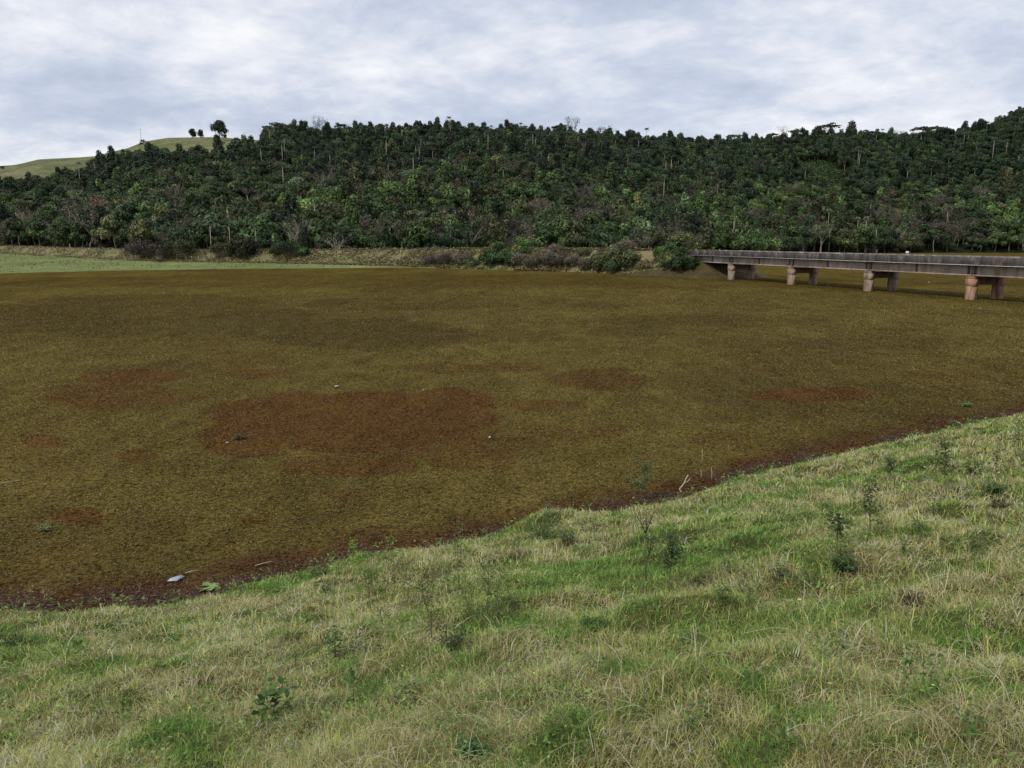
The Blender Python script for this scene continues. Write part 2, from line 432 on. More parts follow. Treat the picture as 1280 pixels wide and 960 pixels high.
def weed_col(X, Y):
    r = pmask(X, Y, PATCH, 31); d = pmask(X, Y, DARK, 51)
    ds = -near_ds(X, Y)
    n = fbm(X/9, Y/14, 61, 4)
    r = np.clip(r + .28*sstep(n, .62, .76)*sstep(Y, 90, 40), 0, 1)
    d = np.clip(d + .45*sstep(fbm(X/14, Y/30, 71, 4), .5, .72), 0, 1)
    d = np.clip(d + .42*sstep(fbm(X/5, Y/8, 75, 5), .535, .56) - .0, 0, 1)
    rim = sstep(ds + (fbm(X/1.2, Y/1.2, 81, 3)-.5)*1.6, 1.9, .4)
    d = np.clip(d, 0, 1)
    c = C_OL + (C_DK-C_OL)*d[..., None]
    c = c + (C_RU-c)*(r*.88)[..., None]
    c = c + (C_BR-c)*(rim*.92)[..., None]
    return c, r, rim
rw = np.concatenate([np.geomspace(10.5, 90, 420), np.geomspace(90.8, 700, 170), np.geomspace(720, 1500, 6)])
X, Y = polar(rw, -58, 58, 560)
c, _, _ = weed_col(X, Y)
keep = (near_ds(X, Y) < 1.5)
i = np.arange(X.size).reshape(X.shape)
Q = np.stack([i[:-1, :-1], i[:-1, 1:], i[1:, 1:], i[1:, :-1]], -1).reshape(-1, 4)[:, ::-1]
Q = Q[keep.ravel()[Q].any(1)]
Zw = (fbm(X/.7, Y/.7, 91, 3)-.5)*.035
u, inv = np.unique(Q, return_inverse=True)
struct(mk('lake_water', np.stack([X, Y, Zw], -1).reshape(-1, 3)[u], inv.reshape(-1, 4), None, c.reshape(-1, 3)[u], M_water, smooth=True))

# floating fern fronds, small tilted leaves on the near part of the lake
def fern():
    N = 760000
    a = rng.uniform(-44, 44, N)*PI/180
    r = 10.5*np.exp(rng.uniform(0, 1, N)*math.log(150/10.5))
    X = r*np.sin(a); Y = r*np.cos(a)
    ds = near_ds(X, Y); dens = fbm(X/.5, Y/.5, 101, 3)
    k = (ds < -.02) & (dens > rng.uniform(.15, .55, N)*.9) & (rng.uniform(0, 1, N) < sstep(r, 150, 45))
    X, Y, r, ds = X[k], Y[k], r[k], ds[k]; n = len(X)
    col, rm, rim = weed_col(X, Y)
    s = .0105*(r/12)**.8*rng.uniform(.6, 1.5, n)
    th = rng.uniform(0, 2*PI, n); ti = rng.normal(0, .38, n); tj = rng.normal(0, .38, n)
    ax = np.stack([np.cos(th), np.sin(th), ti], -1)*s[:, None]
    ay = np.stack([-np.sin(th), np.cos(th), tj], -1)*(s*rng.uniform(.5, .95, n))[:, None]
    P = np.stack([X, Y, (fbm(X/.7, Y/.7, 91, 3)-.5)*.035 + rng.uniform(.008, .03, n)], -1)
    V = np.stack([P-ax, P+ay*.9-ax*.2, P+ax, P-ay*.9-ax*.2], 1).reshape(-1, 3)
    lum = np.exp(rng.normal(-.02, .55, n)); yel = rng.uniform(0, 1, n) < .18*(1-rm)*(1-rim)
    lum = np.minimum(lum, 1.75); c = col*lum[:, None]; c[yel] = c[yel]*np.array([1.15, 1.25, 1.35])
    o = mk('floating_fern', V, np.arange(4*n).reshape(-1, 4), None, np.repeat(np.clip(c, 0, .5), 4, 0), M_fern)
    tag(o, 'olive and rust coloured floating fern covering the lake', 'water fern', kind='stuff')
fern()

# ------------------------------------------------------------------ grass on the near bank
GREEN = [(810, 870, 170, 60, 1), (900, 790, 110, 30, .6), (40, 900, 90, 60, .8), (880, 690, 60, 16, .8), (1120, 668, 110, 10, .9), (690, 655, 50, 20, 1), (960, 590, 60, 8, 1), (310, 745, 60, 12, 1), (1190, 535, 60, 6, .8), (360, 760, 120, 14, .4),
         (1240, 760, 80, 20, .4), (700, 960, 200, 40, .7), (1130, 560, 40, 6, .5), (1040, 800, 60, 20, .5), (530, 860, 60, 30, .4)]
def grass_fields(X, Y):
    g = pmask(X, Y, GREEN, 131)*.85
    n = fbm(X/1.3, Y/1.0, 141, 4)
    g = np.clip(g + sstep(n, .52, .72)*.6 + .8*sstep(fbm(X/.42, Y/.38, 145, 3), .56, .70), 0, 1)
    holes = np.maximum(sstep(fbm(X/.55, Y/.5, 151, 3), .62, .76)*.55, .6*sstep(fbm(X/.16, Y/.16, 152, 2), .6, .8))
    edge = sstep(near_ds(X, Y), 1.0, .2)
    return np.clip(np.maximum(g, edge*.7*sstep(fbm(X/.8, Y/.8, 5, 2), .35, .5)), 0, 1), holes
def blades(N, rmin, rmax, power, w0, l0, clump):
    a = rng.uniform(-50, 50, N)*PI/180
    q = rng.uniform(0, 1, N); e = 2-power
    r = (rmin**e + q*(rmax**e-rmin**e))**(1/e)
    X = r*np.sin(a); Y = r*np.cos(a)
    if clump:
        s = .14*(r/8)**.3
        M = N//26; ci = rng.integers(0, M, N)
        cx, cy = X[ci], Y[ci]; r = r[ci]
        ox = rng.normal(0, 1, N)*s; oy = rng.normal(0, 1, N)*s
        X = cx+ox; Y = cy+oy
        out = np.stack([ox, oy], -1)/s[:, None]*.55
        tone = rng.uniform(0, 1, M)[ci]; tall = (.75+.75*rng.uniform(0, 1, M)**2)[ci]
    else:
        out = np.zeros((N, 2)); tone = rng.uniform(0, 1, N); tall = np.ones(N)
    ds = near_ds(X, Y); g, hol = grass_fields(X, Y)
    k = (ds > .02+rng.uniform(0, .25, N)) & (rng.uniform(0, 1, N) > hol*(.75 if not clump else .9))
    X, Y, r, ds, g, hol, out, tone, tall = [v[k] for v in (X, Y, r, ds, g, hol, out, tone, tall)]
    n = len(X); Z = H(X, Y)
    w = w0*(r/6)**.95*rng.uniform(.5, 1.4, n)
    wind = np.stack([(fbm(X/.5, Y/.5, 161, 2)-.5), (fbm(X/.5+9, Y/.5, 171, 2)-.5)], -1)*1.8
    lean = wind + out + rng.normal(0, 1.0, (n, 2))
    ln = l0*(r/6)**.16*rng.uniform(.4, 1.35, n)*tall*(.8+.65*fbm(X/1.1, Y/1.1, 181, 3))*(1-.15*g)
    ln = ln*(.35+.65*sstep(ds, 0, 1.2))
    up = ln/np.sqrt(1+(lean**2).sum(1))
    B = np.stack([X, Y, Z-.01], -1)
    l2 = lean*up[:, None]
    mid = B + np.concatenate([l2*.38, (up*.68)[:, None]], 1)
    tip = B + np.concatenate([l2*1.1, (up*(1-.25*np.minimum(np.abs(lean).sum(1), 2)/2))[:, None]], 1)
    th = rng.uniform(0, PI, n); sx = np.stack([np.cos(th), np.sin(th), np.zeros(n)], -1)*w[:, None]
    V = np.stack([B-sx, B+sx, mid+sx*.8, mid-sx*.8, tip], 1).reshape(-1, 3)
    b = np.arange(n)*5
    Q = np.stack([b, b+1, b+2, b+3], -1); T = np.stack([b+3, b+2, b+4], -1)
    # colour of the blade itself: green, yellow green, straw
    straw = np.array([.64, .53, .275]); yg = np.array([.375, .395, .115]); gr = np.array([.14, .26, .05]); br = np.array([.29, .19, .11])
    u = rng.uniform(0, 1, n)*.6 + tone*.4
    pgreen = .15 + .60*g; pyg = pgreen + .36
    c = np.where((u < pgreen)[:, None], gr, np.where((u < pyg)[:, None], yg, np.where((u < .93)[:, None], straw, br)))
    c = c*np.exp(rng.normal(-.03, .36, n) + (tone*7.3 % 1-.5)*.75 + (fbm(X/.45, Y/.4, 191, 3)-.5)*.9)[:, None]
    return V, Q, T, np.repeat(np.clip(c, 0, .6), 5, 0)
def stems(N):
    a = rng.uniform(-48, 48, N)*PI/180; r = 3.2*np.exp(rng.uniform(0, 1, N)*math.log(7))
    X = r*np.sin(a); Y = r*np.cos(a)
    g, _ = grass_fields(X, Y); ds = near_ds(X, Y)
    k = (ds > .6) & (fbm(X/1.4, Y/1.4, 201, 3) > .44) & (rng.uniform(0, 1, N) > g*.7)
    X, Y, r = X[k], Y[k], r[k]; n = len(X); Z = H(X, Y)
    th = rng.uniform(0, 2*PI, n); Ln = rng.uniform(.15, .5, n); lean = rng.uniform(.5, 1.3, n)
    w = .0019*(r/5)**.85
    m = 6; V = []
    side = np.stack([-np.sin(th), np.cos(th), np.zeros(n)], -1)*w[:, None]
    bend = rng.normal(0, .25, n)
    for j in range(m):
        t = j/(m-1.); ang = lean*t*1.25
        P = np.stack([X+np.cos(th+bend*t)*Ln*t*np.sin(ang*.8+.25), Y+np.sin(th+bend*t)*Ln*t*np.sin(ang*.8+.25), Z+.03+Ln*t*np.cos(ang*.95+.3)*.8], -1)
        P[:, 2] = np.maximum(P[:, 2], Z-.02)
        V += [P-side, P+side]
    V = np.stack(V, 1).reshape(-1, 3); b = np.arange(n)*2*m
    Q = np.concatenate([np.stack([b+2*j, b+2*j+1, b+2*j+3, b+2*j+2], -1) for j in range(m-1)])
    c = np.array([.52, .44, .29])*np.exp(rng.normal(0, .25, n))[:, None]
    return V, Q, np.zeros((0, 3), int), np.repeat(np.clip(c, 0, .6), 2*m, 0)
def herb(N):
    """low broad leaved herbs and green tufts between the grass"""
    M = N//9
    a = rng.uniform(-50, 50, M)*PI/180; r = 3.5*np.exp(rng.uniform(0, 1, M)*math.log(10))
    X = r*np.sin(a); Y = r*np.cos(a); ds = near_ds(X, Y)
    k = (ds > .1) & (fbm(X/1.1, Y/1.1, 211, 3) + .25*sstep(ds, 1.5, .3) > .54); X, Y, r = X[k], Y[k], r[k]
    X = np.repeat(X, 9); Y = np.repeat(Y, 9); r = np.repeat(r, 9); n = len(X)
    X = X+rng.normal(0, .07, n); Y = Y+rng.normal(0, .07, n); Z = H(X, Y)
    P = np.stack([X, Y, Z+rng.uniform(.04, .28, n)], -1); s = .0075*(r/6)**.75*rng.uniform(.5, 1.4, n)
    th = rng.uniform(0, 2*PI, n)
    ax = np.stack([np.cos(th), np.sin(th), rng.normal(0, .5, n)], -1)*(s*2.2)[:, None]; ay = np.stack([-np.sin(th), np.cos(th), rng.normal(0, .5, n)], -1)*s[:, None]
    V = np.stack([P-ax, P+ay, P+ax, P-ay], 1).reshape(-1, 3)
    c = np.array([.15, .23, .055])*np.exp(rng.normal(0, .35, n))[:, None]
    return V, np.arange(4*n).reshape(-1, 4), np.zeros((0, 3), int), np.repeat(c, 4, 0)
def join(parts):
    V, Q, T, C = [], [], [], []; n = 0
    for v, q, t, c in parts:
        V.append(v); Q.append(q+n); T.append(t+n); C.append(c); n += len(v)
    return np.concatenate(V), np.concatenate(Q), np.concatenate(T), np.concatenate(C)
V, Q, T, C = join([blades(720000, 3.0, 46, 1.5, .0027, .10, False), blades(720000, 3.0, 46, 1.5, .0027, .125, True), stems(3600), herb(60000)])
tag(mk('bank_grass', V, Q, T, C, M_grass), 'tangled straw coloured and green grass on the near bank', 'grass', kind='stuff')

# ------------------------------------------------------------------ bridge
P0 = np.array([52.52, 88.26]); D = np.array([-.3200, .9474]); N2 = np.array([.9474, .3200]); SPAN = 15.595
ZP, ZS, ZG = 4.84, 3.93, 2.72
P3 = P0 + D*SPAN*3
def bp(t, off, z): p = P0 + D*t + N2*off; return np.array([p[0], p[1], z])
D3 = np.array([*D, 0]); N3 = np.array([*N2, 0]); Z3 = np.array([0, 0, 1.])
T1 = 3*SPAN + 11.5; T0 = -2*SPAN - 12.2          # abutment ends
bridge = empty('road_bridge', bp(SPAN*1.5, 2, 0))
tag(bridge, 'long low weathered concrete road bridge crossing the weed covered lake', 'bridge')
bpos = np.array(bridge.location)
def bbuild(mb, name, m, parent=None):
    o = mb.build(name, m, parent or bridge)
    if parent is None or parent == bridge: o.location = -bpos
    return o
m = MB(); m.box(bp((T0+T1)/2, 2.0, ZS+.16), D3*(T1-T0)/2, N3*2.879, Z3*.15, bev=.03); bbuild(m, 'deck', M_girder)
m = MB(); m.box(bp((T0+T1)/2, 2.0, ZS+.345), D3*(T1-T0)/2, N3*2.87, Z3*.03); bbuild(m, 'road_surface', M_road)
for off in (-1.02, 5.02):                        # weathered edge beam and low parapet, in panels with open joints
    m = MB(); t = T0; k = 0
    while t < T1-.1:
        ln = min(2.6, T1-t)
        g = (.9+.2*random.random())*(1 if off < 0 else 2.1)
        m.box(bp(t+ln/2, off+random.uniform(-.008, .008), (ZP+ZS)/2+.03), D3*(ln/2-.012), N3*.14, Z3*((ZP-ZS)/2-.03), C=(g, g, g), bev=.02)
        t += ln
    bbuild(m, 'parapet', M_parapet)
    s = -1 if off < 0 else 1
    m = MB(); m.box(bp((T0+T1)/2, off+s*.09, ZS+.01), D3*(T1-T0)/2, N3*.10, Z3*.028, C=(1.5, 1.6, 1.75)); bbuild(m, 'drip_edge', M_girder)
ends = [T0+.2] + [i*SPAN for i in range(-2, 4)] + [T1-.2]
for off in (0, 4.0):
    for a, b in zip(ends[:-1], ends[1:]):
        m = MB(); c = (a+b)/2; hl = (b-a)/2-.10
        m.box(bp(c, off, (ZG+ZS)/2+.03), D3*hl, N3*.20, Z3*((ZS-ZG)/2-.03), bev=.01)
        m.box(bp(c, off, ZG+.06), D3*(hl-.01), N3*.30, Z3*.075, C=(1.25, 1.2, 1.15), bev=.02)
        for f in (-.96, 0.0, .96):                # web stiffeners at the ends and mid span
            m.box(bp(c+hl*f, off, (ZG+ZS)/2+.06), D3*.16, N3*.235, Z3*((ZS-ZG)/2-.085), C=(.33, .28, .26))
        for f in (-.48, .48):
            m.box(bp(c+hl*f, off, (ZG+ZS)/2+.08), D3*.012, N3*.204, Z3*((ZS-ZG)/2-.10), C=(.6, .55, .5))
        bbuild(m, 'girder', M_girder)
for i in list(range(-2, 4)) + [None]:
    t = T1-.55 if i is None else i*SPAN
    pier = empty('pier', bp(t, 2, 0)-bpos); pier.parent = bridge
    org = bp(t, 2, 0)
    for off in (0, 4.0):
        m = MB()
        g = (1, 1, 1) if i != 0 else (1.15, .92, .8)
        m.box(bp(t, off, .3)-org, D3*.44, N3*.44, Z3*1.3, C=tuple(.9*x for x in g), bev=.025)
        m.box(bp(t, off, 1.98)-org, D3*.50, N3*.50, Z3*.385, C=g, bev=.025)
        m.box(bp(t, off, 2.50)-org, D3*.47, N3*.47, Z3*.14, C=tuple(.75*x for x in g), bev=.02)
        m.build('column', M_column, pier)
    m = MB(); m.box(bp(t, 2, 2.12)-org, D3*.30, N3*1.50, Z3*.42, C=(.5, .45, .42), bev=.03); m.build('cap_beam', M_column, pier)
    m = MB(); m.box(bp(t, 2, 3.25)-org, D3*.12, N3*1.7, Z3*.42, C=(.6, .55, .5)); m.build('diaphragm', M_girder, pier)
for t in (T1+.45, T0-.45):
    m = MB(); m.box(bp(t, 2, 1.4), D3*.5, N3*3.9, Z3*2.45, bev=.04, C=(.7, .65, .6)); bbuild(m, 'abutment', M_girder)
# jug left on the deck kerb, short post
def world_on_bridge(px_, off, z):
    d = ray(px_, 315); A = np.array([[d[0], -D[0]], [d[1], -D[1]]]); s, t = np.linalg.solve(A, P0+N2*off); return bp(t, off, z)

def lathe(m, prof, n=14, C=(1, 1, 1), org=(0, 0, 0)):
    V = []; org = np.array(org)
    for r_, z_ in prof:
        th = np.arange(n)/n*2*PI
        V.append(np.stack([r_*np.cos(th), r_*np.sin(th), np.full(n, z_)], -1)+org)
    Q = [(i*n+j, i*n+(j+1) % n, (i+1)*n+(j+1) % n, (i+1)*n+j) for i in range(len(prof)-1) for j in range(n)]
    m.add(np.concatenate(V), Q, None, C)
p = world_on_bridge(1133, 5.02, ZP)
m = MB(); lathe(m, [(0, 0), (.20, 0), (.24, .05), (.24, .30), (.16, .42), (.07, .47), (.07, .54), (0, .54)])
jug = m.build('container', M_white, loc=p, smooth=True); jug.scale = (.75, .75, .75)
jug.rotation_euler = (PI/2, 0, .4); jug.location[2] += .22
tag(jug, 'small white container lying on the far edge of the bridge deck', 'container')
p = world_on_bridge(1096, 5.02, ZP)
m = MB(); m.box((0, 0, .22), (.07, 0, 0), (0, .07, 0), (0, 0, .23), bev=.02, C=(.5, .4, .35)); lathe(m, [(.09, .44), (.09, .50), (0, .52)], 8, C=(.5, .4, .35))
tag(m.build('kerb_post', M_column, loc=p), 'short brown post stub on the far edge of the bridge', 'post')

# ------------------------------------------------------------------ trees
def leaf_cloud(m, lobes, leaf, C=(1, 1, 1), up=.25, jit=.32, lobevar=.33, shape=.7):
    for (cx, cy, cz, rx, ry, rz, n) in lobes:
        n = int(n)
        d = rng.normal(0, 1, (n, 3)); d[:, 2] += up; d /= np.linalg.norm(d, axis=1)[:, None]
        rad = rng.uniform(.72, 1.06, n)*(1+.18*np.sin(d[:, 0]*5+cx)*np.cos(d[:, 1]*4+cy))
        P = np.array([cx, cy, cz]) + d*np.array([rx, ry, rz])*rad[:, None]
        nn = d + rng.normal(0, jit, (n, 3)); nn /= np.linalg.norm(nn, axis=1)[:, None]
        a = np.cross(nn, rng.normal(0, 1, (n, 3))); a /= np.linalg.norm(a, axis=1)[:, None]; b = np.cross(nn, a)
        s = leaf*rng.uniform(.45, 1.15, n)
        a = a*s[:, None]; b = b*(s*shape)[:, None]
        V = np.stack([P-a, P+b-a*.1, P+a, P-b-a*.1], 1).reshape(-1, 3)
        lum = np.exp(rng.normal(0, lobevar)) * np.exp(rng.normal(0, .28, n))
        c = np.array(C)*lum[:, None]*(1+np.array([.25, .08, -.1])*rng.normal(0, .5, n)[:, None])
        m.add(V, np.arange(4*n).reshape(-1, 4), None, np.repeat(np.clip(c, .05, 3), 4, 0))
BK = (.15, .125, .10); BKP = (.42, .39, .34); BKG = (.25, .22, .2)
def limb(m, p, q, r0, r1, C, n=5, wob=.12, seg=4):
    p = np.array(p, float); q = np.array(q, float); L_ = np.linalg.norm(q-p)
    pts = [p+(q-p)*t + (rng.normal(0, wob*L_*.25, 3) if 0 < t < 1 else 0) for t in np.linspace(0, 1, seg)]
    m.tube(pts, np.linspace(r0, r1, seg), n, C); return pts
def t_round(h, w, nl, leaf=.45, dens=1.0, flat=1.0):
    tk = MB(); cr = MB(); lobes = []
    top = h*.42
    limb(tk, (0, 0, -1.5), (rng.normal(0, .2), rng.normal(0, .2), top), .22, .15, BKG)
    for k in range(nl):
        a = k/nl*2*PI*1.62 + rng.uniform(0, .6); rr = w*.5*math.sqrt((k+.4)/nl); z = h*(.90-.50*(k/nl)) - rng.uniform(0, .10)*h
        lr = w*rng.uniform(.20, .33)
        c = (math.cos(a)*rr, math.sin(a)*rr, z - lr*.3)
        lobes.append((*c, lr, lr, lr*flat*rng.uniform(.7, 1), dens*125*(lr/2)**2*(.55/leaf)**2))
        limb(tk, (0, 0, top*.85), (c[0]*.85, c[1]*.85, c[2]), .12, .04, BK, 4)
    leaf_cloud(cr, lobes, leaf)
    return tk, cr
def t_column(h, w):
    tk = MB(); cr = MB(); lobes = []
    limb(tk, (0, 0, -1.5), (0, 0, h*.9), .24, .08, BK)
    z = h*.25
    while z < h*.96:
        f = .65+.5*math.sin(min(1, (z/h-.2)/.8)*PI)
        lr = w*.5*f*rng.uniform(.8, 1.1); lobes.append((rng.normal(0, w*.12), rng.normal(0, w*.12), z, lr, lr, lr*1.15, 150*(lr/1.6)**2)); z += lr*.9
    leaf_cloud(cr, lobes, .5, up=0); return tk, cr
def t_umbrella(h, w):
    tk = MB(); cr = MB(); lobes = []
    limb(tk, (0, 0, -1.5), (rng.normal(0, .3), rng.normal(0, .3), h*.62), .22, .15, BKG)
    for k in range(9):
        a = k*2.4; rr = w*.5*math.sqrt((k+.3)/9)*.85
        c = (math.cos(a)*rr, math.sin(a)*rr, h*.9+rng.uniform(-.06, .05)*h - .10*rr)
        lobes.append((*c, w*.17, w*.17, w*.085, 55)); limb(tk, (0, 0, h*.6), (c[0], c[1], c[2]-.2), .10, .03, BKG, 4)
    leaf_cloud(cr, lobes, .42, up=.5, jit=.5); return tk, cr
def t_palm(h):
    tk = MB(); cr = MB()
    lx, ly = rng.normal(0, .25, 2)
    tk.tube([(0, 0, -1.5), (lx*.4, ly*.4, h*.5), (lx, ly, h)], [.13, .10, .09], 6, BKP)
    for k in range(13):
        a = k*2.39996; el = rng.uniform(-.1, 1.0); Ln = rng.uniform(1.3, 1.9)
        prev = None; pts = []
        for j in range(5):
            t = j/4.; e_ = el - 1.5*t
            pts.append(np.array([lx, ly, h]) + Ln*t*np.array([math.cos(a)*math.cos(el*.6), math.sin(a)*math.cos(el*.6), 0]) + np.array([0, 0, Ln*(math.sin(el)*t - .75*t*t)]))
        side = np.array([-math.sin(a), math.cos(a), 0])
        for s_ in (-1, 1):
            V = []
            for j, pp in enumerate(pts):
                wd = .30*math.sin(PI*(.12+.85*j/4.)); V += [pp, pp+side*s_*wd - np.array([0, 0, wd*.7])]
            cr.add(V, [(2*j, 2*j+1, 2*j+3, 2*j+2) for j in range(4)], None, np.array([1, 1, 1])*rng.uniform(.7, 1.3))
    return tk, cr
def t_bare(h, w, col=BKP, leaves=0, lc=(1, 1, 1)):
    tk = MB(); cr = MB()
    trunk = limb(tk, (0, 0, -1), (rng.normal(0, .3), rng.normal(0, .3), h*.45), .17, .11, col)
    tips = []
    for k in range(6):
        a = k*1.05+rng.uniform(0, .5); q = np.array([math.cos(a)*w*.27, math.sin(a)*w*.27, h*rng.uniform(.65, .85)])
        b = limb(tk, trunk[-1] if k % 2 else trunk[-2], q, .075, .045, col, 4)
        for j in range(4):
            a2 = a+rng.normal(0, .8); s_ = b[rng.integers(1, 4)]
            q2 = s_ + np.array([math.cos(a2)*w*.25, math.sin(a2)*w*.25, h*rng.uniform(.08, .24)])
            limb(tk, s_, q2, .04, .02, col, 3, seg=3)
            for i_ in range(4):
                q3 = q2 + rng.normal(0, .09*w, 3)+np.array([0, 0, .04*h]); tk.tube([q2+(s_-q2)*rng.uniform(0, .6), q3], [.018, .01], 3, col, cap=False); tips.append(q3)
    if leaves:
        L2 = [(*q, w*.11, w*.11, w*.09, leaves) for q in tips]
        leaf_cloud(cr, L2, .22, C=lc, jit=1)
    else:
        for q in tips:
            for i_ in range(5):
                cr.tube([q, q+rng.normal(0, .06*w, 3)], [.016, .008], 3, (1, 1, 1), cap=False)
    return tk, cr
def t_euc(h):
    tk = MB(); cr = MB(); limb(tk, (0, 0, -1.5), (0, 0, h*.95), .2, .05, BKG)
    lobes = []
    for k in range(9):
        z = h*(.45+.06*k); rr = (1-k/10.)*1.3+.4; a = k*2.4
        lobes.append((math.cos(a)*rr*.6, math.sin(a)*rr*.6, z, rr*.8, rr*.8, .9, 60))
    leaf_cloud(cr, lobes, .4); return tk, cr
PROTO = {}
def reg(key, pair, crown_name='crown'):
    tk, cr = pair
    a = tk.build('trunk', M_bark, link=False); b = cr.build(crown_name, M_leaf, link=False)
    # joined copy for the far forest
    j = MB(); j.V = tk.V+cr.V; 
    base = 0; Vt = np.concatenate(tk.V); Vc = np.concatenate(cr.V)
    Qs = [np.concatenate(tk.Q)] if tk.Q else []
    nt_ = sum(len(q) for q in Qs)
    Tt = np.concatenate(tk.T) if tk.T else np.zeros((0, 3), int)
    Qc = np.concatenate(cr.Q) + len(Vt)
    me = mk('forest_tree_form', np.concatenate([Vt, Vc]), np.concatenate(Qs+[Qc]), Tt, np.concatenate([np.concatenate(tk.C), np.concatenate(cr.C)]), [M_bark, M_leaf_i], link=False)
    mi = np.zeros(nt_+len(Qc)+len(Tt), np.int32); mi[nt_:nt_+len(Qc)] = 1
    if cr.T: pass
    me.polygons.foreach_set('material_index', mi)
    PROTO[key] = (a, b, me)
for k in range(5): reg('round%d' % k, t_round(rng.uniform(9.5, 11.5), rng.uniform(5.5, 8), int(rng.integers(8, 13))))
reg('dense0', t_round(10, 7.5, 14, .38, .75, 1.0)); reg('dense1', t_round(9, 8.5, 14, .38, .7, .85))
reg('column0', t_column(11, 3.6)); reg('column1', t_column(12.5, 4.4))
reg('umbrella0', t_umbrella(12.5, 8.5)); reg('umbrella1', t_umbrella(11, 7))
reg('palm0', t_palm(11)); reg('palm1', t_palm(13))
reg('bare0', t_bare(9, 8)); reg('bare1', t_bare(10, 7)); reg('bare2', t_bare(9, 8, BKG, 10)); reg('bare3', t_bare(8, 8, BKG, 14))
reg('euc0', t_euc(17)); reg('euc1', t_euc(15))
KEYS = list(PROTO)

TINT = {'dark': (.021, .038, .016), 'deep': (.030, .053, .019), 'mid': (.044, .074, .024), 'bright': (.068, .112, .031), 'olive': (.064, .074, .030), 'yellow': (.11, .115, .045),
        'grey': (.088, .076, .056), 'rust': (.20, .085, .045), 'blue': (.025, .045, .024), 'pale': (.07, .11, .05)}
# plan every tree of the hill
sp_ = 5.9
gx, gy = np.meshgrid(np.arange(-620, 700, sp_), np.arange(190, 840, sp_))
gx = (gx + rng.uniform(-.48, .48, gx.shape)*sp_).ravel(); gy = (gy + rng.uniform(-.48, .48, gy.shape)*sp_).ravel()
z = H(gx, gy); px, py = px_of(gx, gy, z); d = np.hypot(gx, gy)
hp = hill_px(gx, gy); d0 = np.interp(hp, HX, HD0); d1 = np.interp(hp, HX, HD1)
df, _ = poly_dist(gx, gy, FS); far = gy > np.interp(gx, FSX, FSY)
de, _ = poly_dist(gx, gy, EMB)
ok = far & (df > 4) & (d > d0-14) & (d < d1+25) & (px > -110) & (px < 1400) & (de > 13)
_, pyt = px_of(gx, gy, z+9.5)
ok &= np.where(px < 345, pyt, 999) > treeline_y(px) + rng.uniform(-6, 2, len(px))
clear = (((px-1026)/36)**2 + ((py-(220+.5*(px-1026)))/22)**2 < 1) & (py > 202)
clear2 = (((px-905)/16)**2 + ((py-196)/5)**2 < 1)
ok |= far & (df > 3) & (px > 930) & (px < 1400) & (d < d0) & (gy > 260)
ok &= ~(clear )
trees = []
idx = np.where(ok)[0]
patch = fbm(gx/28, gy/34, 301, 3); patch2 = fbm(gx/16+50, gy/20, 311, 3)
for i in idx:
    q = (d[i]-d0[i])/(d1[i]-d0[i]); u = rng.uniform(); low = q < .42
    yy = py[i]
    if low:
        kk = rng.choice(['round', 'dense', 'umbrella', 'column', 'palm', 'bare'], p=[.52, .24, .04, .11, .03, .06])
    else:
        kk = rng.choice(['round', 'dense', 'umbrella', 'column', 'palm', 'bare'], p=[.45, .16, .03, .29, .05, .02])
    if kk in ('round', 'dense') and low and patch[i] > .57 and u < .32: kk = 'bare_leafy'
    sc = rng.uniform(.6, 1.25)*(1.1 if low else .95)
    if kk == 'palm' and not low: sc *= rng.uniform(.9, 1.25)
    if low:
        tn = rng.choice(['deep', 'mid', 'bright', 'olive', 'dark', 'yellow', 'grey', 'pale'], p=[.27, .27, .11, .17, .13, .015, .015, .02])
        if patch2[i] > .63 and u < .6: tn = 'bright'
    else:
        tn = rng.choice(['dark', 'deep', 'blue', 'mid', 'olive'], p=[.30, .34, .20, .13, .03])
        if hp[i] > 900: tn = rng.choice(['dark', 'deep', 'blue', 'mid'], p=[.12, .34, .34, .20])
    if kk == 'bare_leafy': key = 'bare%d' % rng.integers(2, 4); tn = rng.choice(['grey', 'olive'], p=[.7, .3])
    elif kk == 'bare': key = 'bare%d' % rng.integers(0, 4); tn = 'grey'
    else:
        opts = [k for k in KEYS if k.startswith(kk)]; key = opts[rng.integers(len(opts))]
    if key.startswith('column') and tn == 'grey': tn = 'deep'
    v = np.exp(rng.normal(.0, .30))
    trees.append([gx[i], gy[i], z[i]-.3, key, tn, v, sc, rng.uniform(0, 2*PI), px[i], py[i], d[i], d[i]-d0[i]])

COUNT = {'n': 0}
def place_tree(name, x, y, z_, key, tint, sc, rz, label, cat, group=None, crown='crown'):
    a, b, _ = PROTO[key]
    r = empty(name, (x, y, z_), rz, sc); tag(r, label, cat, group)
    ob('trunk', a, r); c = ob(crown, b, r); c.color = (*tint, 1)
    COUNT['n'] += 1
    return r
def tcol(tn, v=1): return tuple(min(.5, x*v) for x in TINT[tn])

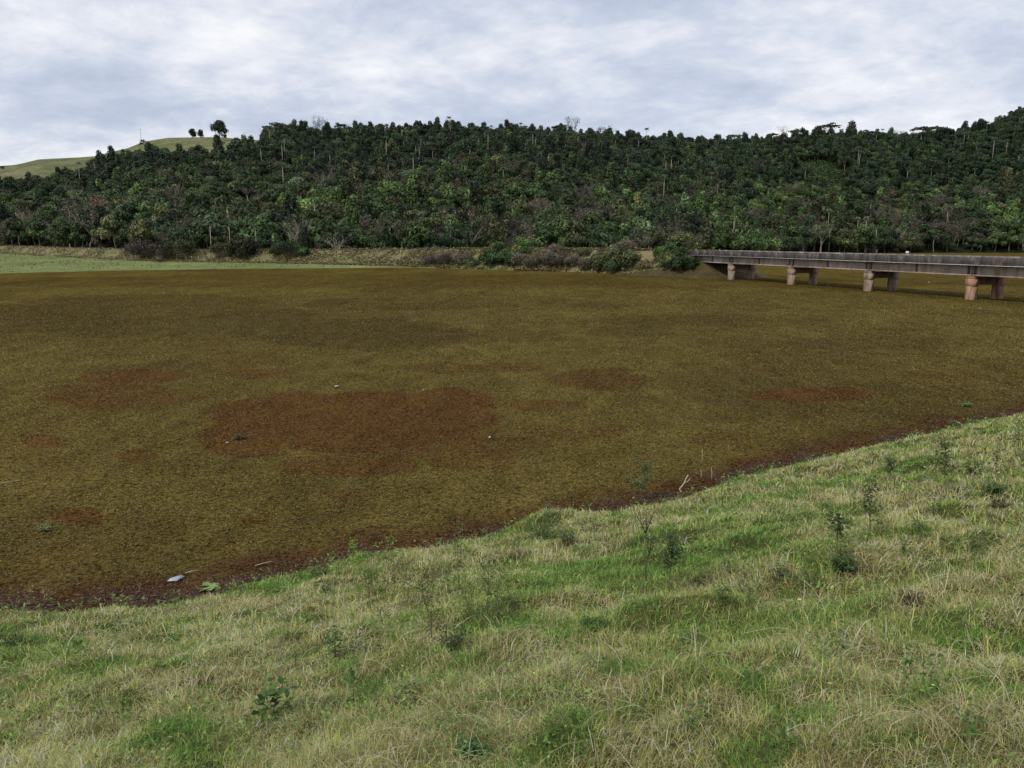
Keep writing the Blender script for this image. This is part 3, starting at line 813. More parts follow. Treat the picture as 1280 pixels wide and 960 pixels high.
# individual trees: the front rank at the foot of the wood
def adj(tn): return {'dark': 'dark green', 'deep': 'deep green', 'mid': 'mid green', 'bright': 'bright fresh green', 'olive': 'olive green', 'yellow': 'yellow flowering', 'grey': 'grey brown', 'rust': 'rust coloured', 'blue': 'blue green', 'pale': 'pale green'}[tn]
def form(key): return 'thin palm like tree' if key.startswith('palm') else 'umbrella crowned tree' if key.startswith('umb') else 'narrow column shaped tree' if key.startswith('col') else 'nearly leafless branching tree' if key[:4] == 'bare' else 'full round crowned tree'
def kindname(key): return {'palm': 'palm_tree', 'umbr': 'umbrella_tree', 'colu': 'narrow_tree', 'bare': 'leafless_tree', 'roun': 'broadleaf_tree', 'dens': 'broadleaf_tree'}[key[:4]]
vis = [t for t in trees if -5 < t[8] < 1290]
vis.sort(key=lambda t: t[11] + .02*t[10])
front = vis[:225]; fid = set(id(t) for t in front)
for t in front:
    x, y, z_, key, tn, v, sc, rz, *_ = t
    where = 'beyond the bridge' if t[8] > 900 else 'beyond the embankment' if t[8] > 470 else 'beyond the meadow'
    lb = adj(tn) + ' ' + form(key) + ' in the front rank ' + where
    place_tree(kindname(key), x, y, z_, key, tcol(tn, v), sc, rz, lb, 'tree', lb.replace('tree', 'trees', 1))
rest = [t for t in trees if id(t) not in fid]

# the mass of the wood behind them: one object, instanced on points
src = bpy.data.collections.new('tree_forms')
for k in KEYS:
    o = bpy.data.objects.new('form_%02d' % KEYS.index(k), PROTO[k][2]); src.objects.link(o)
me = bpy.data.meshes.new('hillside_forest'); me.vertices.add(len(rest))
me.vertices.foreach_set('co', np.array([(t[0], t[1], t[2]) for t in rest], np.float32).ravel())
a = me.attributes.new('idx', 'INT', 'POINT'); a.data.foreach_set('value', np.array([KEYS.index(t[3]) for t in rest], np.int32))
a = me.attributes.new('rz', 'FLOAT', 'POINT'); a.data.foreach_set('value', np.array([t[7] for t in rest], np.float32))
a = me.attributes.new('sc', 'FLOAT', 'POINT'); a.data.foreach_set('value', np.array([t[6] for t in rest], np.float32))
a = me.attributes.new('itint', 'FLOAT_COLOR', 'POINT'); a.data.foreach_set('color', np.array([(*tcol(t[4], t[5]), 1) for t in rest], np.float32).ravel())
fo = bpy.data.objects.new('hillside_forest', me); COL.objects.link(fo)
tag(fo, 'dense dark green forest covering the hillside beyond the lake', 'forest', kind='stuff')
ng = bpy.data.node_groups.new('forest', 'GeometryNodeTree')
ng.interface.new_socket('Geometry', in_out='INPUT', socket_type='NodeSocketGeometry'); ng.interface.new_socket('Geometry', in_out='OUTPUT', socket_type='NodeSocketGeometry')
gi = ng.nodes.new('NodeGroupInput'); go = ng.nodes.new('NodeGroupOutput')
iop = ng.nodes.new('GeometryNodeInstanceOnPoints'); ci = ng.nodes.new('GeometryNodeCollectionInfo')
ci.inputs['Collection'].default_value = src; ci.inputs['Separate Children'].default_value = True; ci.inputs['Reset Children'].default_value = True
iop.inputs['Pick Instance'].default_value = True
def na(name, typ):
    n = ng.nodes.new('GeometryNodeInputNamedAttribute'); n.data_type = typ; n.inputs[0].default_value = name; return n.outputs[0]
cx = ng.nodes.new('ShaderNodeCombineXYZ'); ng.links.new(na('rz', 'FLOAT'), cx.inputs[2])
cs = ng.nodes.new('ShaderNodeCombineXYZ'); s_ = na('sc', 'FLOAT')
for k in range(3): ng.links.new(s_, cs.inputs[k])
ng.links.new(gi.outputs[0], iop.inputs['Points']); ng.links.new(ci.outputs[0], iop.inputs['Instance'])
ng.links.new(na('idx', 'INT'), iop.inputs['Instance Index']); ng.links.new(cx.outputs[0], iop.inputs['Rotation']); ng.links.new(cs.outputs[0], iop.inputs['Scale'])
ng.links.new(iop.outputs[0], go.inputs[0])
md = fo.modifiers.new('forest', 'NODES'); md.node_group = ng

# trees that stand out and can be pointed at
def at_range(x, dist):
    u = (x-640)/960.; k = math.cos(PITCH) + (480-299)/960.*math.sin(PITCH); a_ = math.atan2(u, k)
    X_, Y_ = dist*math.sin(a_), dist*math.cos(a_); return X_, Y_, float(H(X_, Y_))
def special(name, x, ytop, dist, key, tn, label, group=None, wide=1.0, v=1.0, cat='tree', hmin=.5):
    """a tree at pixel column x and distance dist, tall enough for its top to reach pixel row ytop"""
    X_, Y_, Z_ = at_range(x, dist)
    r = ray(x, ytop); ztop = CAM_H + r[2]*math.hypot(X_, Y_)/math.hypot(r[0], r[1])
    hh = {'round': 10.3, 'dense': 9, 'column': 11.5, 'umbrella': 12, 'palm': 12.3, 'bare': 9, 'euc': 16}[key.rstrip('0123456789')]
    s = max(hmin, (ztop-Z_)/hh)
    if dist >= 580 and not key.startswith('palm'): wide *= 1.7
    return place_tree(name, X_, Y_, Z_-.2, key, tcol(tn, v), (s*wide, s*wide, s), rng.uniform(0, 6.28), label, cat, group)
special('hilltop_tree', 283, 151, 640, 'dense0', 'dark', 'tallest dark tree with spreading crown standing on the left grassy hilltop', wide=.55)
special('hilltop_tree', 290, 170, 636, 'column0', 'dark', 'low dark bushy tree at the right foot of the tall hilltop tree', wide=1.3, hmin=.3)
special('hilltop_tree', 250, 164, 636, 'column1', 'dark', 'left of the two dark twin trees on the grassy hilltop', wide=1.35)
special('hilltop_tree', 260, 164, 634, 'column0', 'dark', 'right of the two dark twin trees on the grassy hilltop', wide=1.3)
special('bare_tree', 338, 162, 590, 'bare0', 'grey', 'white leafless tree on the skyline left of the dark ridge clump', wide=.6)
special('dark_ridge_tree', 354, 157, 590, 'dense0', 'dark', 'left of the two big dark round trees starting the wooded ridge', wide=.95)
special('dark_ridge_tree', 377, 161, 590, 'dense1', 'dark', 'right of the two big dark round trees starting the wooded ridge', wide=.8)
special('tall_thin_tree', 404, 152, 592, 'bare2', 'dark', 'tall thin sparsely leaved tree above the ridge right of the dark clump', wide=.42)
special('tall_thin_tree', 448, 156, 596, 'bare3', 'dark', 'sparse tree crown rising from the ridge left of centre', wide=.6)
special('tall_thin_tree', 497, 158, 590, 'column0', 'dark', 'dark narrow crown on the ridge left of the picture centre', wide=.7)
special('tall_thin_tree', 520, 161, 590, 'column1', 'dark', 'dark ridge crown between the centre palm heads and the narrow crown', wide=.7)
special('umbrella_tree', 571, 152, 592, 'umbrella0', 'dark', 'dark umbrella crown above the ridge just left of the palm heads', wide=.45)
special('palm_tree', 586, 154, 592, 'palm0', 'dark', 'first palm head above the ridge left of the picture centre', wide=.7)
special('palm_tree', 605, 155, 592, 'palm1', 'dark', 'lone palm head on a bare stem above the ridge near centre', wide=.7)
special('vine_draped_tree', 634, 153, 590, 'column1', 'dark', 'tall vine draped trunk with hollow looking crown on the ridge at centre', wide=.55)
special('tall_thin_tree', 656, 159, 590, 'palm1', 'deep', 'small palm tip above the ridge right of the vine draped tree', wide=.6)
special('umbrella_tree', 695, 154, 592, 'umbrella1', 'dark', 'wide flat crown on the ridge left of the leaning bare tree', wide=.75)
special('leaning_bare_tree', 716, 151, 592, 'bare2', 'dark', 'thin leaning tree with tiny leaf tufts on the ridge', wide=.35).rotation_euler[1] = .12
special('ridge_tree', 738, 163, 600, 'column0', 'dark', 'dark column crown on the ridge beside the open arched crown', wide=.8)
special('ridge_tree', 750, 160, 600, 'bare3', 'dark', 'open arched crown on the ridge right of the leaning bare tree', wide=.75)
special('palm_tree', 768, 163, 605, 'palm0', 'dark', 'round palm head standing alone on the ridge over the bridge start', wide=.6)
special('ridge_tree', 788, 166, 605, 'round1', 'dark', 'dark tousled ridge tree right of the lone palm head', wide=.6)
special('bare_tree', 970, 162, 680, 'bare1', 'grey', 'pale ghostly leafless tree on the right skyline', wide=.45)
special('ridge_tree', 995, 160, 690, 'round3', 'dark', 'small dark round crown on the right skyline beside the pale tree', wide=.45)
special('ridge_tree', 1013, 158, 690, 'column0', 'dark', 'left crown of the dark skyline clump on the right ridge', wide=.8)
special('umbrella_tree', 1027, 155, 690, 'umbrella0', 'dark', 'flat topped crown in the dark skyline clump on the right ridge', wide=.75)
special('vine_draped_tree', 1054, 156, 700, 'column1', 'olive', 'brownish vine draped tree leaning on the right ridge', wide=.7)
special('umbrella_tree', 1080, 162, 705, 'umbrella1', 'deep', 'lace like flat crown on the right ridge', wide=.95)
special('umbrella_tree', 1140, 159, 710, 'umbrella0', 'deep', 'wide domed umbrella crown on the right ridge before the rise', wide=.9)
special('ridge_tree', 1166, 160, 715, 'dense0', 'dark', 'dark round crown on the ridge right of the domed umbrella tree', wide=.7)
for k, x in enumerate([1234, 1239, 1245, 1250, 1255, 1260, 1265, 1270, 1275, 1280, 1286, 1292]):
    special('plantation_tree', x, 144-.95*(min(x, 1262)-1234)*.45+rng.uniform(-1.5, 1.5)+(4 if k == 0 else 0), 790+rng.uniform(-6, 6), 'euc%d' % (k % 2), 'dark', 'slender dark tree in the plantation row on the high right hilltop', 'plantation trees on the right hilltop', wide=1.1, v=.9)
special('rust_tree', 138, 246, 372, 'bare3', 'rust', 'rusty orange brown tree crown on the left of the wood', wide=.85)
special('grey_tree', 112, 258, 345, 'bare2', 'grey', 'wide grey brown leafless crown left below the rusty tree', wide=1.25)
special('grey_tree', 320, 226, 415, 'bare3', 'grey', 'purple grey leafless crown in the wood below the ridge clump', wide=1.1)
special('grey_tree', 1006, 238, 540, 'umbrella1', 'grey', 'brown flat crown below the light green clearing', wide=.9)
special('grey_tree', 1128, 256, 545, 'umbrella0', 'grey', 'tan flat crown low in the wood above the bridge middle', wide=.8)
special('grey_tree', 1047, 258, 530, 'bare3', 'grey', 'pale brown dome crown in the wood above the third pier', wide=1.1)
special('grey_tree', 1205, 197, 690, 'column1', 'olive', 'brownish hanging crown high on the right slope', wide=.9)
special('flowering_tree', 376, 238, 400, 'round2', 'yellow', 'small cream yellow flowering crown left of the bright green tree', wide=.5, v=1.5)
special('flowering_tree', 278, 249, 372, 'bare2', 'yellow', 'pale yellow twiggy crown in the left part of the wood', wide=.6, v=1.6)
special('bright_tree', 405, 254, 335, 'round1', 'bright', 'large bright green rounded tree left of centre in the wood', wide=1.0)
special('bright_tree', 440, 262, 322, 'round3', 'bright', 'bright green spreading tree right beside the large bright one', wide=1.0, v=.9)
special('bright_tree', 612, 262, 320, 'round0', 'bright', 'bright green tree in the wood above the middle of the embankment', v=.85)
special('bright_tree', 322, 272, 290, 'umbrella0', 'bright', 'fresh green layered tree above the left meadow shrubs', v=.95)
special('bright_tree', 1080, 257, 520, 'round4', 'bright', 'light green round tree above the bridge at the far shore', v=.7)
special('pale_trunk_tree', 420, 291, 244, 'bare0', 'grey', 'small white branching leafless tree behind the embankment left of centre', wide=1.3)
special('pale_trunk_tree', 366, 288, 236, 'bare1', 'grey', 'pale forked leafless tree right of the dark rounded bush', wide=1.0)
special('pale_trunk_tree', 320, 276, 232, 'palm0', 'mid', 'tall pale straight trunk beside the dark rounded bush', wide=.9)
special('pale_trunk_tree', 538, 292, 248, 'bare0', 'grey', 'left one of two pale leafless thickets behind the embankment', wide=1.2)
special('pale_trunk_tree', 551, 293, 246, 'bare1', 'grey', 'right one of two pale leafless thickets behind the embankment', wide=1.2)
print('TREES', COUNT['n'], 'forest', len(rest))

# scrub in the light green clearing
def scrub(name, n, region, hgt, size, cols, label):
    X_, Y_ = region; n = len(X_)
    Z_ = H(X_, Y_)+rng.uniform(.0, hgt, n)
    th = rng.uniform(0, 2*PI, n); s = size*rng.uniform(.5, 1.3, n)
    P = np.stack([X_, Y_, Z_], -1)
    ax = np.stack([np.cos(th), np.sin(th), rng.normal(0, .5, n)], -1)*s[:, None]; ay = np.stack([-np.sin(th), np.cos(th), rng.normal(0, .5, n)], -1)*(s*.7)[:, None]
    V = np.stack([P-ax, P+ay, P+ax, P-ay], 1).reshape(-1, 3)
    c = np.array(cols)[rng.integers(0, len(cols), n)]*np.exp(rng.normal(0, .25, n))[:, None]
    tag(mk(name, V, np.arange(4*n).reshape(-1, 4), None, np.repeat(c, 4, 0), M_self), label, 'ground cover', kind='stuff')
cxs, cys = gx[clear], gy[clear]
cxs = np.repeat(cxs, 90)+rng.normal(0, 4, 90*len(cxs)); cys = np.repeat(cys, 90)+rng.normal(0, 4, len(cxs))
scrub('clearing_scrub', 0, (cxs, cys), 1.2, .45, [(.075, .13, .045), (.09, .145, .055), (.065, .115, .045)], 'light green low scrub in the clearing on the wooded slope')

# embankment, meadow and hilltop grass texture
def along_emb(n, tmin, tmax, omin, omax):
    t = rng.uniform(tmin, tmax, n); i0 = np.floor(t).astype(int); f = t-i0
    E = np.array(EMB); P = E[i0]*(1-f)[:, None]+E[np.minimum(i0+1, len(E)-1)]*f[:, None]
    dv = E[np.minimum(i0+1, len(E)-1)]-E[i0]; dv /= np.linalg.norm(dv, axis=1)[:, None]
    nrm = np.stack([dv[:, 1], -dv[:, 0]], -1); nrm[nrm[:, 1] > 0] *= -1       # toward the camera
    o = rng.uniform(omin, omax, n); return P[:, 0]+nrm[:, 0]*o, P[:, 1]+nrm[:, 1]*o
Xe, Ye = along_emb(60000, 0, 9.9, 1.5, 13.5)
a_ = rng.uniform(0, 2*PI, 9000); r_ = rng.uniform(2, 13, 9000); Xe = np.r_[Xe, EMB[0][0]+r_*np.cos(a_)]; Ye = np.r_[Ye, EMB[0][1]+r_*np.sin(a_)]
k = (fbm(Xe/4, Ye/4, 401, 3) > rng.uniform(.3, .65, len(Xe))) & (Ye > np.interp(Xe, FSX, FSY)+.2) ; Xe, Ye = Xe[k], Ye[k]
a_ = rng.uniform(0, 1, (2, 60000)); Xm = -260+a_[0]*240; Ym = 140+a_[1]*180; de_, pe_ = poly_dist(Xm, Ym, EMB)
k = (Ym > np.interp(Xm, FSX, FSY)-.4) & (de_ > 9) & (fbm(Xm/6, Ym/12, 411, 4) > rng.uniform(.35, .68, len(Xm))); Xm, Ym = Xm[k], Ym[k]; k = Ym < np.interp(Xm, [p_[0] for p_ in EMB[::-1]], [p_[1] for p_ in EMB[::-1]])
scrub('meadow_grass', 0, (Xm[k], Ym[k]), .18, .16, [(.12, .15, .05), (.17, .21, .07), (.24, .22, .11), (.09, .10, .04)], 'short pale green grass and marsh plants on the meadow')
scrub('embankment_grass', 0, (Xe, Ye), .45, .26, [(.27, .20, .12), (.20, .14, .085), (.16, .15, .06), (.12, .15, .045), (.13, .085, .055), (.09, .12, .04)], 'dry tan and reddish grass on the road embankment slope')

def hit(x, y, r0, r1):
    """first point where the line of sight through a pixel meets the ground"""
    d_ = ray(x, y); hd = math.hypot(d_[0], d_[1]); rr = np.arange(r0, r1, .02 if r1 < 100 else .2)
    X_, Y_, Z_ = d_[0]/hd*rr, d_[1]/hd*rr, CAM_H + d_[2]/hd*rr
    hz = np.maximum(H(X_, Y_), 0 if r0 > 50 else -.05); k_ = np.argmax(Z_ <= hz)
    if Z_[k_] > hz[k_]: k_ = len(rr)-1
    return float(X_[k_]), float(Y_[k_]), float(H(X_[k_:k_+1], Y_[k_:k_+1])[0])
# ------------------------------------------------------------------ shrubs on the far bank
def shrub_proto(r, h, twiggy, leaf=.16):
    st = MB(); fo_ = MB()
    for k in range(9):
        a_ = k*.7; q = (math.cos(a_)*r*.6*rng.uniform(.4, 1), math.sin(a_)*r*.6*rng.uniform(.4, 1), h*rng.uniform(.5, .85)); limb(st, (rng.normal(0, .1), rng.normal(0, .1), -.2), q, .05, .02, BKG, 4)
    lobes = [(math.cos(k*2.4)*r*.72*math.sqrt(k/11)+rng.normal(0, .12), math.sin(k*2.4)*r*.72*math.sqrt(k/11)+rng.normal(0, .12), h*(.66-.36*k/12)+rng.normal(0, .16), r*rng.uniform(.24, .42), r*rng.uniform(.24, .42), h*rng.uniform(.2, .34), 240 if not twiggy else 130) for k in range(12)]
    leaf_cloud(fo_, lobes, leaf if not twiggy else .12, jit=.8, lobevar=.5)
    if twiggy:
        for (cx_, cy_, cz_, rx_, ry_, rz_, n_) in lobes:
            for i_ in range(60):
                p_ = np.array([cx_, cy_, cz_])+rng.normal(0, .42, 3)*np.array([rx_, ry_, rz_]); q_ = p_+rng.normal(0, .28, 3)*np.array([1, 1, 1.2])
                fo_.tube([p_, q_], [.02, .01], 3, (1.2, 1.1, 1.0), cap=False)
    return st.build('stem', M_bark, link=False), fo_.build('foliage', M_leaf, link=False)
SHR = [shrub_proto(2.0, 2.6, False), shrub_proto(2.2, 2.4, False), shrub_proto(2.2, 2.6, True), shrub_proto(2.5, 2.3, True)]
def shrub(name, x, y, s, kind_, tn, label, group=None, v=1.0, zguess=1.5, wide=1.0):
    X_, Y_, _ = hit(x, y, 100, 320)
    r = empty(name, (X_, Y_, float(H(X_, Y_))), rng.uniform(0, 6.28), (s*wide, s*wide, s)); tag(r, label, 'shrub', group)
    a_, b_ = SHR[kind_]; ob('stem', a_, r); c_ = ob('foliage', b_, r); c_.color = (*tcol(tn, v), 1); return r
shrub('grey_shrub', 178, 322, 2.3, 3, 'grey', 'large grey brown rounded leafless shrub at left edge of meadow bank', zguess=1, v=.62, wide=1.1)
shrub('grey_shrub', 206, 324, 1.3, 2, 'grey', 'low grey shrub between the two large rounded meadow shrubs', zguess=1, v=.55)
shrub('dark_shrub', 226, 323, 2.3, 2, 'olive', 'large dark olive shrub right of the grey rounded shrub', zguess=1, v=.55)
shrub('dark_shrub', 278, 321, 1.7, 2, 'olive', 'mid sized brownish shrub between the large shrubs and the dark bush', zguess=1, v=.55)
shrub('dark_shrub', 304, 321, 2.6, 1, 'olive', 'tall dark rounded bush beside the pale straight trunk', zguess=1, v=.42, wide=.85)
shrub('dark_shrub', 362, 320, 1.9, 2, 'dark', 'dark thicket at the foot of the pale forked tree', zguess=1, v=1.2)
shrub('green_shrub', 346, 319, 1.0, 0, 'mid', 'low green bush left of the dark thicket on the embankment', zguess=1)
shrub('green_shrub', 380, 320, 1.0, 0, 'mid', 'low green bush right of the dark thicket on the embankment', zguess=1)
EM = [(536, 331, 1.2, 3, 'grey'), (556, 330, 1.3, 2, 'grey'), (575, 331, 1.2, 2, 'grey'), (590, 333, 1.0, 3, 'olive'), (612, 333, 1.5, 0, 'deep'), (633, 331, 1.4, 0, 'mid'), (650, 332, 1.2, 2, 'grey'), (664, 334, 1.0, 3, 'grey'),
      (683, 332, 1.4, 2, 'grey'), (702, 332, 1.3, 3, 'grey'), (716, 334, 1.1, 2, 'grey'), (735, 336, 1.0, 3, 'grey'), (752, 335, 1.4, 1, 'olive'), (779, 333, 1.6, 1, 'olive'), (768, 339, 1.0, 1, 'mid'), (835, 335, 1.15, 0, 'olive'), (828, 324, 1.0, 0, 'bright'),
      (850, 338, 1.2, 1, 'deep'), (848, 327, 1.1, 0, 'deep'), (862, 336, .9, 0, 'deep'), (624, 317, 1.1, 0, 'mid'), (695, 318, 1.0, 2, 'grey'), (783, 317, 1.2, 2, 'grey'), (856, 315, 1.6, 2, 'olive'), (874, 312, 1.4, 2, 'olive'), (655, 320, .9, 0, 'mid'), (730, 321, .8, 2, 'olive'), (842, 316, 1.0, 0, 'deep')]
words_ = {'grey': 'grey brown twiggy', 'olive': 'dull olive twiggy', 'deep': 'dense deep green', 'mid': 'leafy mid green', 'dark': 'very dark green', 'bright': 'fresh bright green'}
for (x, y, s, k_, tn) in EM:
    lb = words_[tn] + (' shrub on the embankment beside the bridge end' if x > 800 else ' shrub low on the lakeside embankment slope' if y > 325 else ' shrub along the top of the embankment')
    if k_ < 2 and 'twiggy' in lb: lb = lb.replace(' twiggy', '')
    shrub('embankment_shrub', x, y, s, k_, tn, lb, lb.replace('shrub', 'shrubs', 1), v=1.1 if tn in ('deep', 'dark') else 1.15, zguess=2)
shrub('stump_bush', 444, 336, .52, 3, 'grey', 'small brown broken bush at the water edge of the meadow', zguess=.2, v=.5)
shrub('stump_bush', 200, 328, .5, 3, 'grey', 'low brown debris bush in the middle of the meadow', zguess=.4, v=.6, wide=1.6)

# posts
def post(name, x, y, h, r, m_, label, z0=1.0, group=None, cat='post'):
    X_, Y_, _ = hit(x, y, 100, 420)
    mb = MB(); mb.tube([(0, 0, -.3), (0, 0, h*.5), (rng.normal(0, .04), 0, h)], [r, r*.95, r*.85], 7, (1, 1, 1)); mb.tube([(0, 0, h), (0, 0, h+.04)], [r*1.0, r*.5], 7)
    o = mb.build(name, m_, loc=(X_, Y_, float(H(X_, Y_)))); return tag(o, label, cat, group)
post('marker_post', 88, 313, 2.2, .12, M_pole, 'pale single post standing on the far left embankment')
for x in (221, 233, 240, 248, 262): post('fence_post', x, 325.5, 1.2, .07, M_palewood, 'short weathered fence post below the dark meadow shrubs', group='fence posts below the dark meadow shrubs')
def utility(x, ytop, ybase, dist, label):
    X_, Y_, Z_ = at_range(x, dist); r_ = ray(x, ytop); zt = CAM_H + r_[2]*math.hypot(X_, Y_)/math.hypot(r_[0], r_[1]); h = zt-Z_
    root = empty('utility_pole', (X_, Y_, Z_)); tag(root, label, 'utility pole')
    mb = MB(); mb.tube([(0, 0, -.5), (0, 0, h)], [.17, .11], 8); mb.build('pole', M_pole, root)
    mb = MB(); mb.box((0, -.15, h-.9), (.9, 0, 0), (0, .06, 0), (0, 0, .07), bev=.01)
    for s in (-.8, 0, .8): mb.tube([(s, -.15, h-.83), (s, -.15, h-.6)], [.05, .03], 6)
    mb.build('crossarm', M_pole, root)
utility(187, 161, 178, 690, 'utility pole on the slope of the grassy hilltop')
utility(4, 193, 206, 655, 'utility pole at the far left edge of the low pasture')

# ------------------------------------------------------------------ things on the near bank and the water
def on_bank(x, y):
    return hit(x, y, 3, 45)
def leaves_along(mb, pts, n, size, C, spread=.05):
    pts = np.array(pts); k = len(pts)
    for _ in range(n):
        t = rng.uniform(.15, 1)*(k-1); i0 = min(int(t), k-2); p_ = pts[i0]*(1-t+i0)+pts[i0+1]*(t-i0)
        a_ = rng.uniform(0, 2*PI); L_ = size*rng.uniform(.6, 1.3); dr = np.array([math.cos(a_), math.sin(a_), rng.normal(.15, .35)]); sd_ = np.array([-math.sin(a_), math.cos(a_), rng.normal(0, .3)])*L_*.3
        p_ = p_ + rng.normal(0, spread, 3)
        c_ = np.array(C)*math.exp(rng.normal(0, .25))
        m_ = p_+dr*L_*.5
        mb.add([p_, m_+sd_, p_+dr*L_-np.array([0, 0, L_*.12]), m_-sd_], [(0, 1, 2, 3)], None, c_)
#
def plant(name, x, y, hpx, label, C=(.07, .12, .045), nb=5, nl=60, leaf=.045, lean=.25, group=None, cat='plant', bare_low=.3, stemc=(.16, .13, .09), thick=.006, woodm=None):
    X_, Y_, Z_ = on_bank(x, y); dist = math.hypot(X_, Y_); h = hpx/960.*math.sqrt(dist**2+(CAM_H-Z_)**2)*1.02
    root = empty(name, (X_, Y_, Z_), rng.uniform(-.3, .3)); tag(root, label, cat, group)
    nl = int(nl*1.6); st = MB(); lf = MB()
    main = limb(st, (0, 0, -.03), (rng.normal(0, lean*.2)*h, rng.normal(0, lean*.2)*h, h), thick, thick*.4, stemc, 5, seg=6, wob=.05)
    leaves_along(lf, main[2:], nl//3, leaf, C)
    for k_ in range(nb):
        s_ = main[rng.integers(1 if bare_low < .2 else 2, 5)]; a_ = rng.uniform(0, 6.28); L_ = h*rng.uniform(.2, .42)
        q_ = s_+np.array([math.cos(a_)*L_*lean*2, math.sin(a_)*L_*lean*2, L_*.8]); b_ = limb(st, s_, q_, thick*.55, thick*.25, stemc, 4, seg=4); leaves_along(lf, b_, nl*2//3//nb, leaf, C)
    lf.C = [c_*np.array([1.35, 1.2, .75]) for c_ in lf.C]
    st.build('stem', M_bark, root); lf.build('foliage', M_self, root); return root
def bush(name, x, y, wpx, label, C, n=260, leaf=.04, hfac=.7, group=None):
    X_, Y_, Z_ = on_bank(x, y); dist = math.hypot(X_, Y_); w = wpx/960.*dist
    root = empty(name, (X_, Y_, Z_)); tag(root, label, 'plant', group)
    C = tuple(np.array(C)*np.array([1.35, 1.15, .85])); st = MB(); lf = MB(); 
    for k_ in range(8):
        a_ = k_*.785+rng.uniform(-.3, .3); q_ = np.array([math.cos(a_)*w*.4, math.sin(a_)*w*.4, w*hfac*rng.uniform(.5, 1)]); b_ = limb(st, (0, 0, -.03), q_, .006, .003, (.12, .1, .06), 4, seg=4); leaves_along(lf, b_, n//8, leaf, C, spread=w*.09)
    st.build('stem', M_bark, root); lf.build('foliage', M_self, root); return root
GL = (.065, .125, .055)
plant('sapling', 801, 632, 58, 'slim young sapling with bluish green leaves standing at the water edge', C=(.075, .13, .075), nb=7, nl=190, leaf=.075, lean=.35, cat='sapling', bare_low=.5, thick=.016)
plant('sapling', 809, 748, 100, 'tallest thin dark stemmed sapling in the middle of the grassy bank', C=(.05, .08, .04), nb=9, nl=130, leaf=.035, lean=.2, cat='sapling', bare_low=.5, thick=.009, stemc=(.10, .085, .07))
plant('sapling', 835, 745, 85, 'leafy dark green sapling just right of the thin stemmed one', C=(.04, .08, .035), nb=8, nl=230, leaf=.045, lean=.22, cat='sapling')
plant('sapling', 1184, 622, 62, 'dark forked sapling standing in the grass on the upper right bank', C=(.045, .08, .035), nb=8, nl=210, leaf=.06, lean=.4, cat='sapling')
plant('sapling', 1243, 600, 40, 'small leaning sapling right of the dark forked one', C=(.05, .085, .04), nb=4, nl=70, leaf=.05, cat='sapling')
plant('sapling', 1274, 566, 32, 'leafy sapling at the right edge of the picture near the water', C=(.05, .09, .04), nb=5, nl=90, leaf=.05, cat='sapling')
bush('low_bush', 1215, 592, 20, 'dark rounded bush between the two saplings on the upper right bank', (.045, .09, .035), 200, .06)
bush('low_bush', 1242, 618, 20, 'green tuft plant below the small leaning sapling', (.06, .12, .035), 240, .07)
plant('weed_plant', 1112, 601, 26, 'upright narrow leaved weed on the right bank above the green strip', C=GL, nb=3, nl=60, leaf=.09)
plant('weed_plant', 1163, 562, 24, 'small dark weed near the shoreline on the right', C=GL, nb=4, nl=60, leaf=.06)
plant('weed_plant', 1045, 690, 42, 'tall weed with dark leaves left of the leafy right centre bush', C=(.04, .08, .035), nb=4, nl=80, leaf=.06)
plant('weed_plant', 1088, 672, 62, 'bushy dark stemmed weed above the green strip on the right bank', C=(.045, .08, .035), nb=9, nl=200, leaf=.045)
bush('low_bush', 1052, 716, 34, 'blue green leafy bush below the tall weed on the right bank', (.045, .10, .035), 420, .045)
bush('low_bush', 742, 790, 38, 'vivid green feathery bush in the middle of the bank', (.055, .14, .035), 700, .035, .55)
bush('low_bush', 590, 948, 42, 'blue green feathery bush at the bottom edge', (.05, .13, .05), 700, .03, .7)
plant('weed_plant', 345, 903, 40, 'broad leaved weed with drooping dark leaves at lower left', C=(.04, .095, .035), nb=4, nl=36, leaf=.085, bare_low=0)
plant('weed_plant', 418, 828, 34, 'dark leaved weed in dry grass left of centre', C=(.035, .085, .04), nb=5, nl=60, leaf=.055, bare_low=0)
plant('weed_plant', 443, 880, 50, 'thin weed with few round leaves below the dark leaved weed', C=(.055, .11, .045), nb=2, nl=24, leaf=.05)
plant('weed_plant', 458, 822, 30, 'thin upright green weed just right of the dark leaved weed', C=(.06, .12, .05), nb=2, nl=26, leaf=.045)
bush('dark_bush', 566, 818, 46, 'dark green dense bush with leaning stems in the centre left', (.03, .06, .022), 420, .03, .9)
plant('weed_plant', 540, 800, 85, 'long leaning brown stem plant beside the dark dense bush', C=(.06, .08, .04), nb=7, nl=120, leaf=.035, lean=.6)
plant('weed_plant', 610, 768, 62, 'grey brown twiggy weed right of the leaning stems', C=(.08, .09, .05), nb=9, nl=120, leaf=.03, lean=.3)
plant('weed_plant', 575, 745, 46, 'green leafy weed rising behind the dark dense bush', C=(.06, .11, .045), nb=5, nl=90, leaf=.04)
plant('weed_plant', 462, 748, 30, 'dark brown stemmed weed left of the grey twiggy weeds', C=(.06, .07, .035), nb=5, nl=60, leaf=.035)
plant('weed_plant', 494, 750, 34, 'purple brown thin weed on the left centre bank', C=(.09, .07, .05), nb=4, nl=50, leaf=.03)
plant('lime_weed', 441, 702, 24, 'lime green weed with light leaves at the water edge', C=(.14, .27, .05), nb=5, nl=70, leaf=.05)
plant('lime_weed', 452, 724, 30, 'lower lime green weed just inland of the one at the water edge', C=(.13, .25, .05), nb=5, nl=80, leaf=.045)
plant('lime_weed', 489, 682, 16, 'tiny lime green sprout standing in the brown rim of the lake', C=(.14, .27, .05), nb=3, nl=30, leaf=.05)
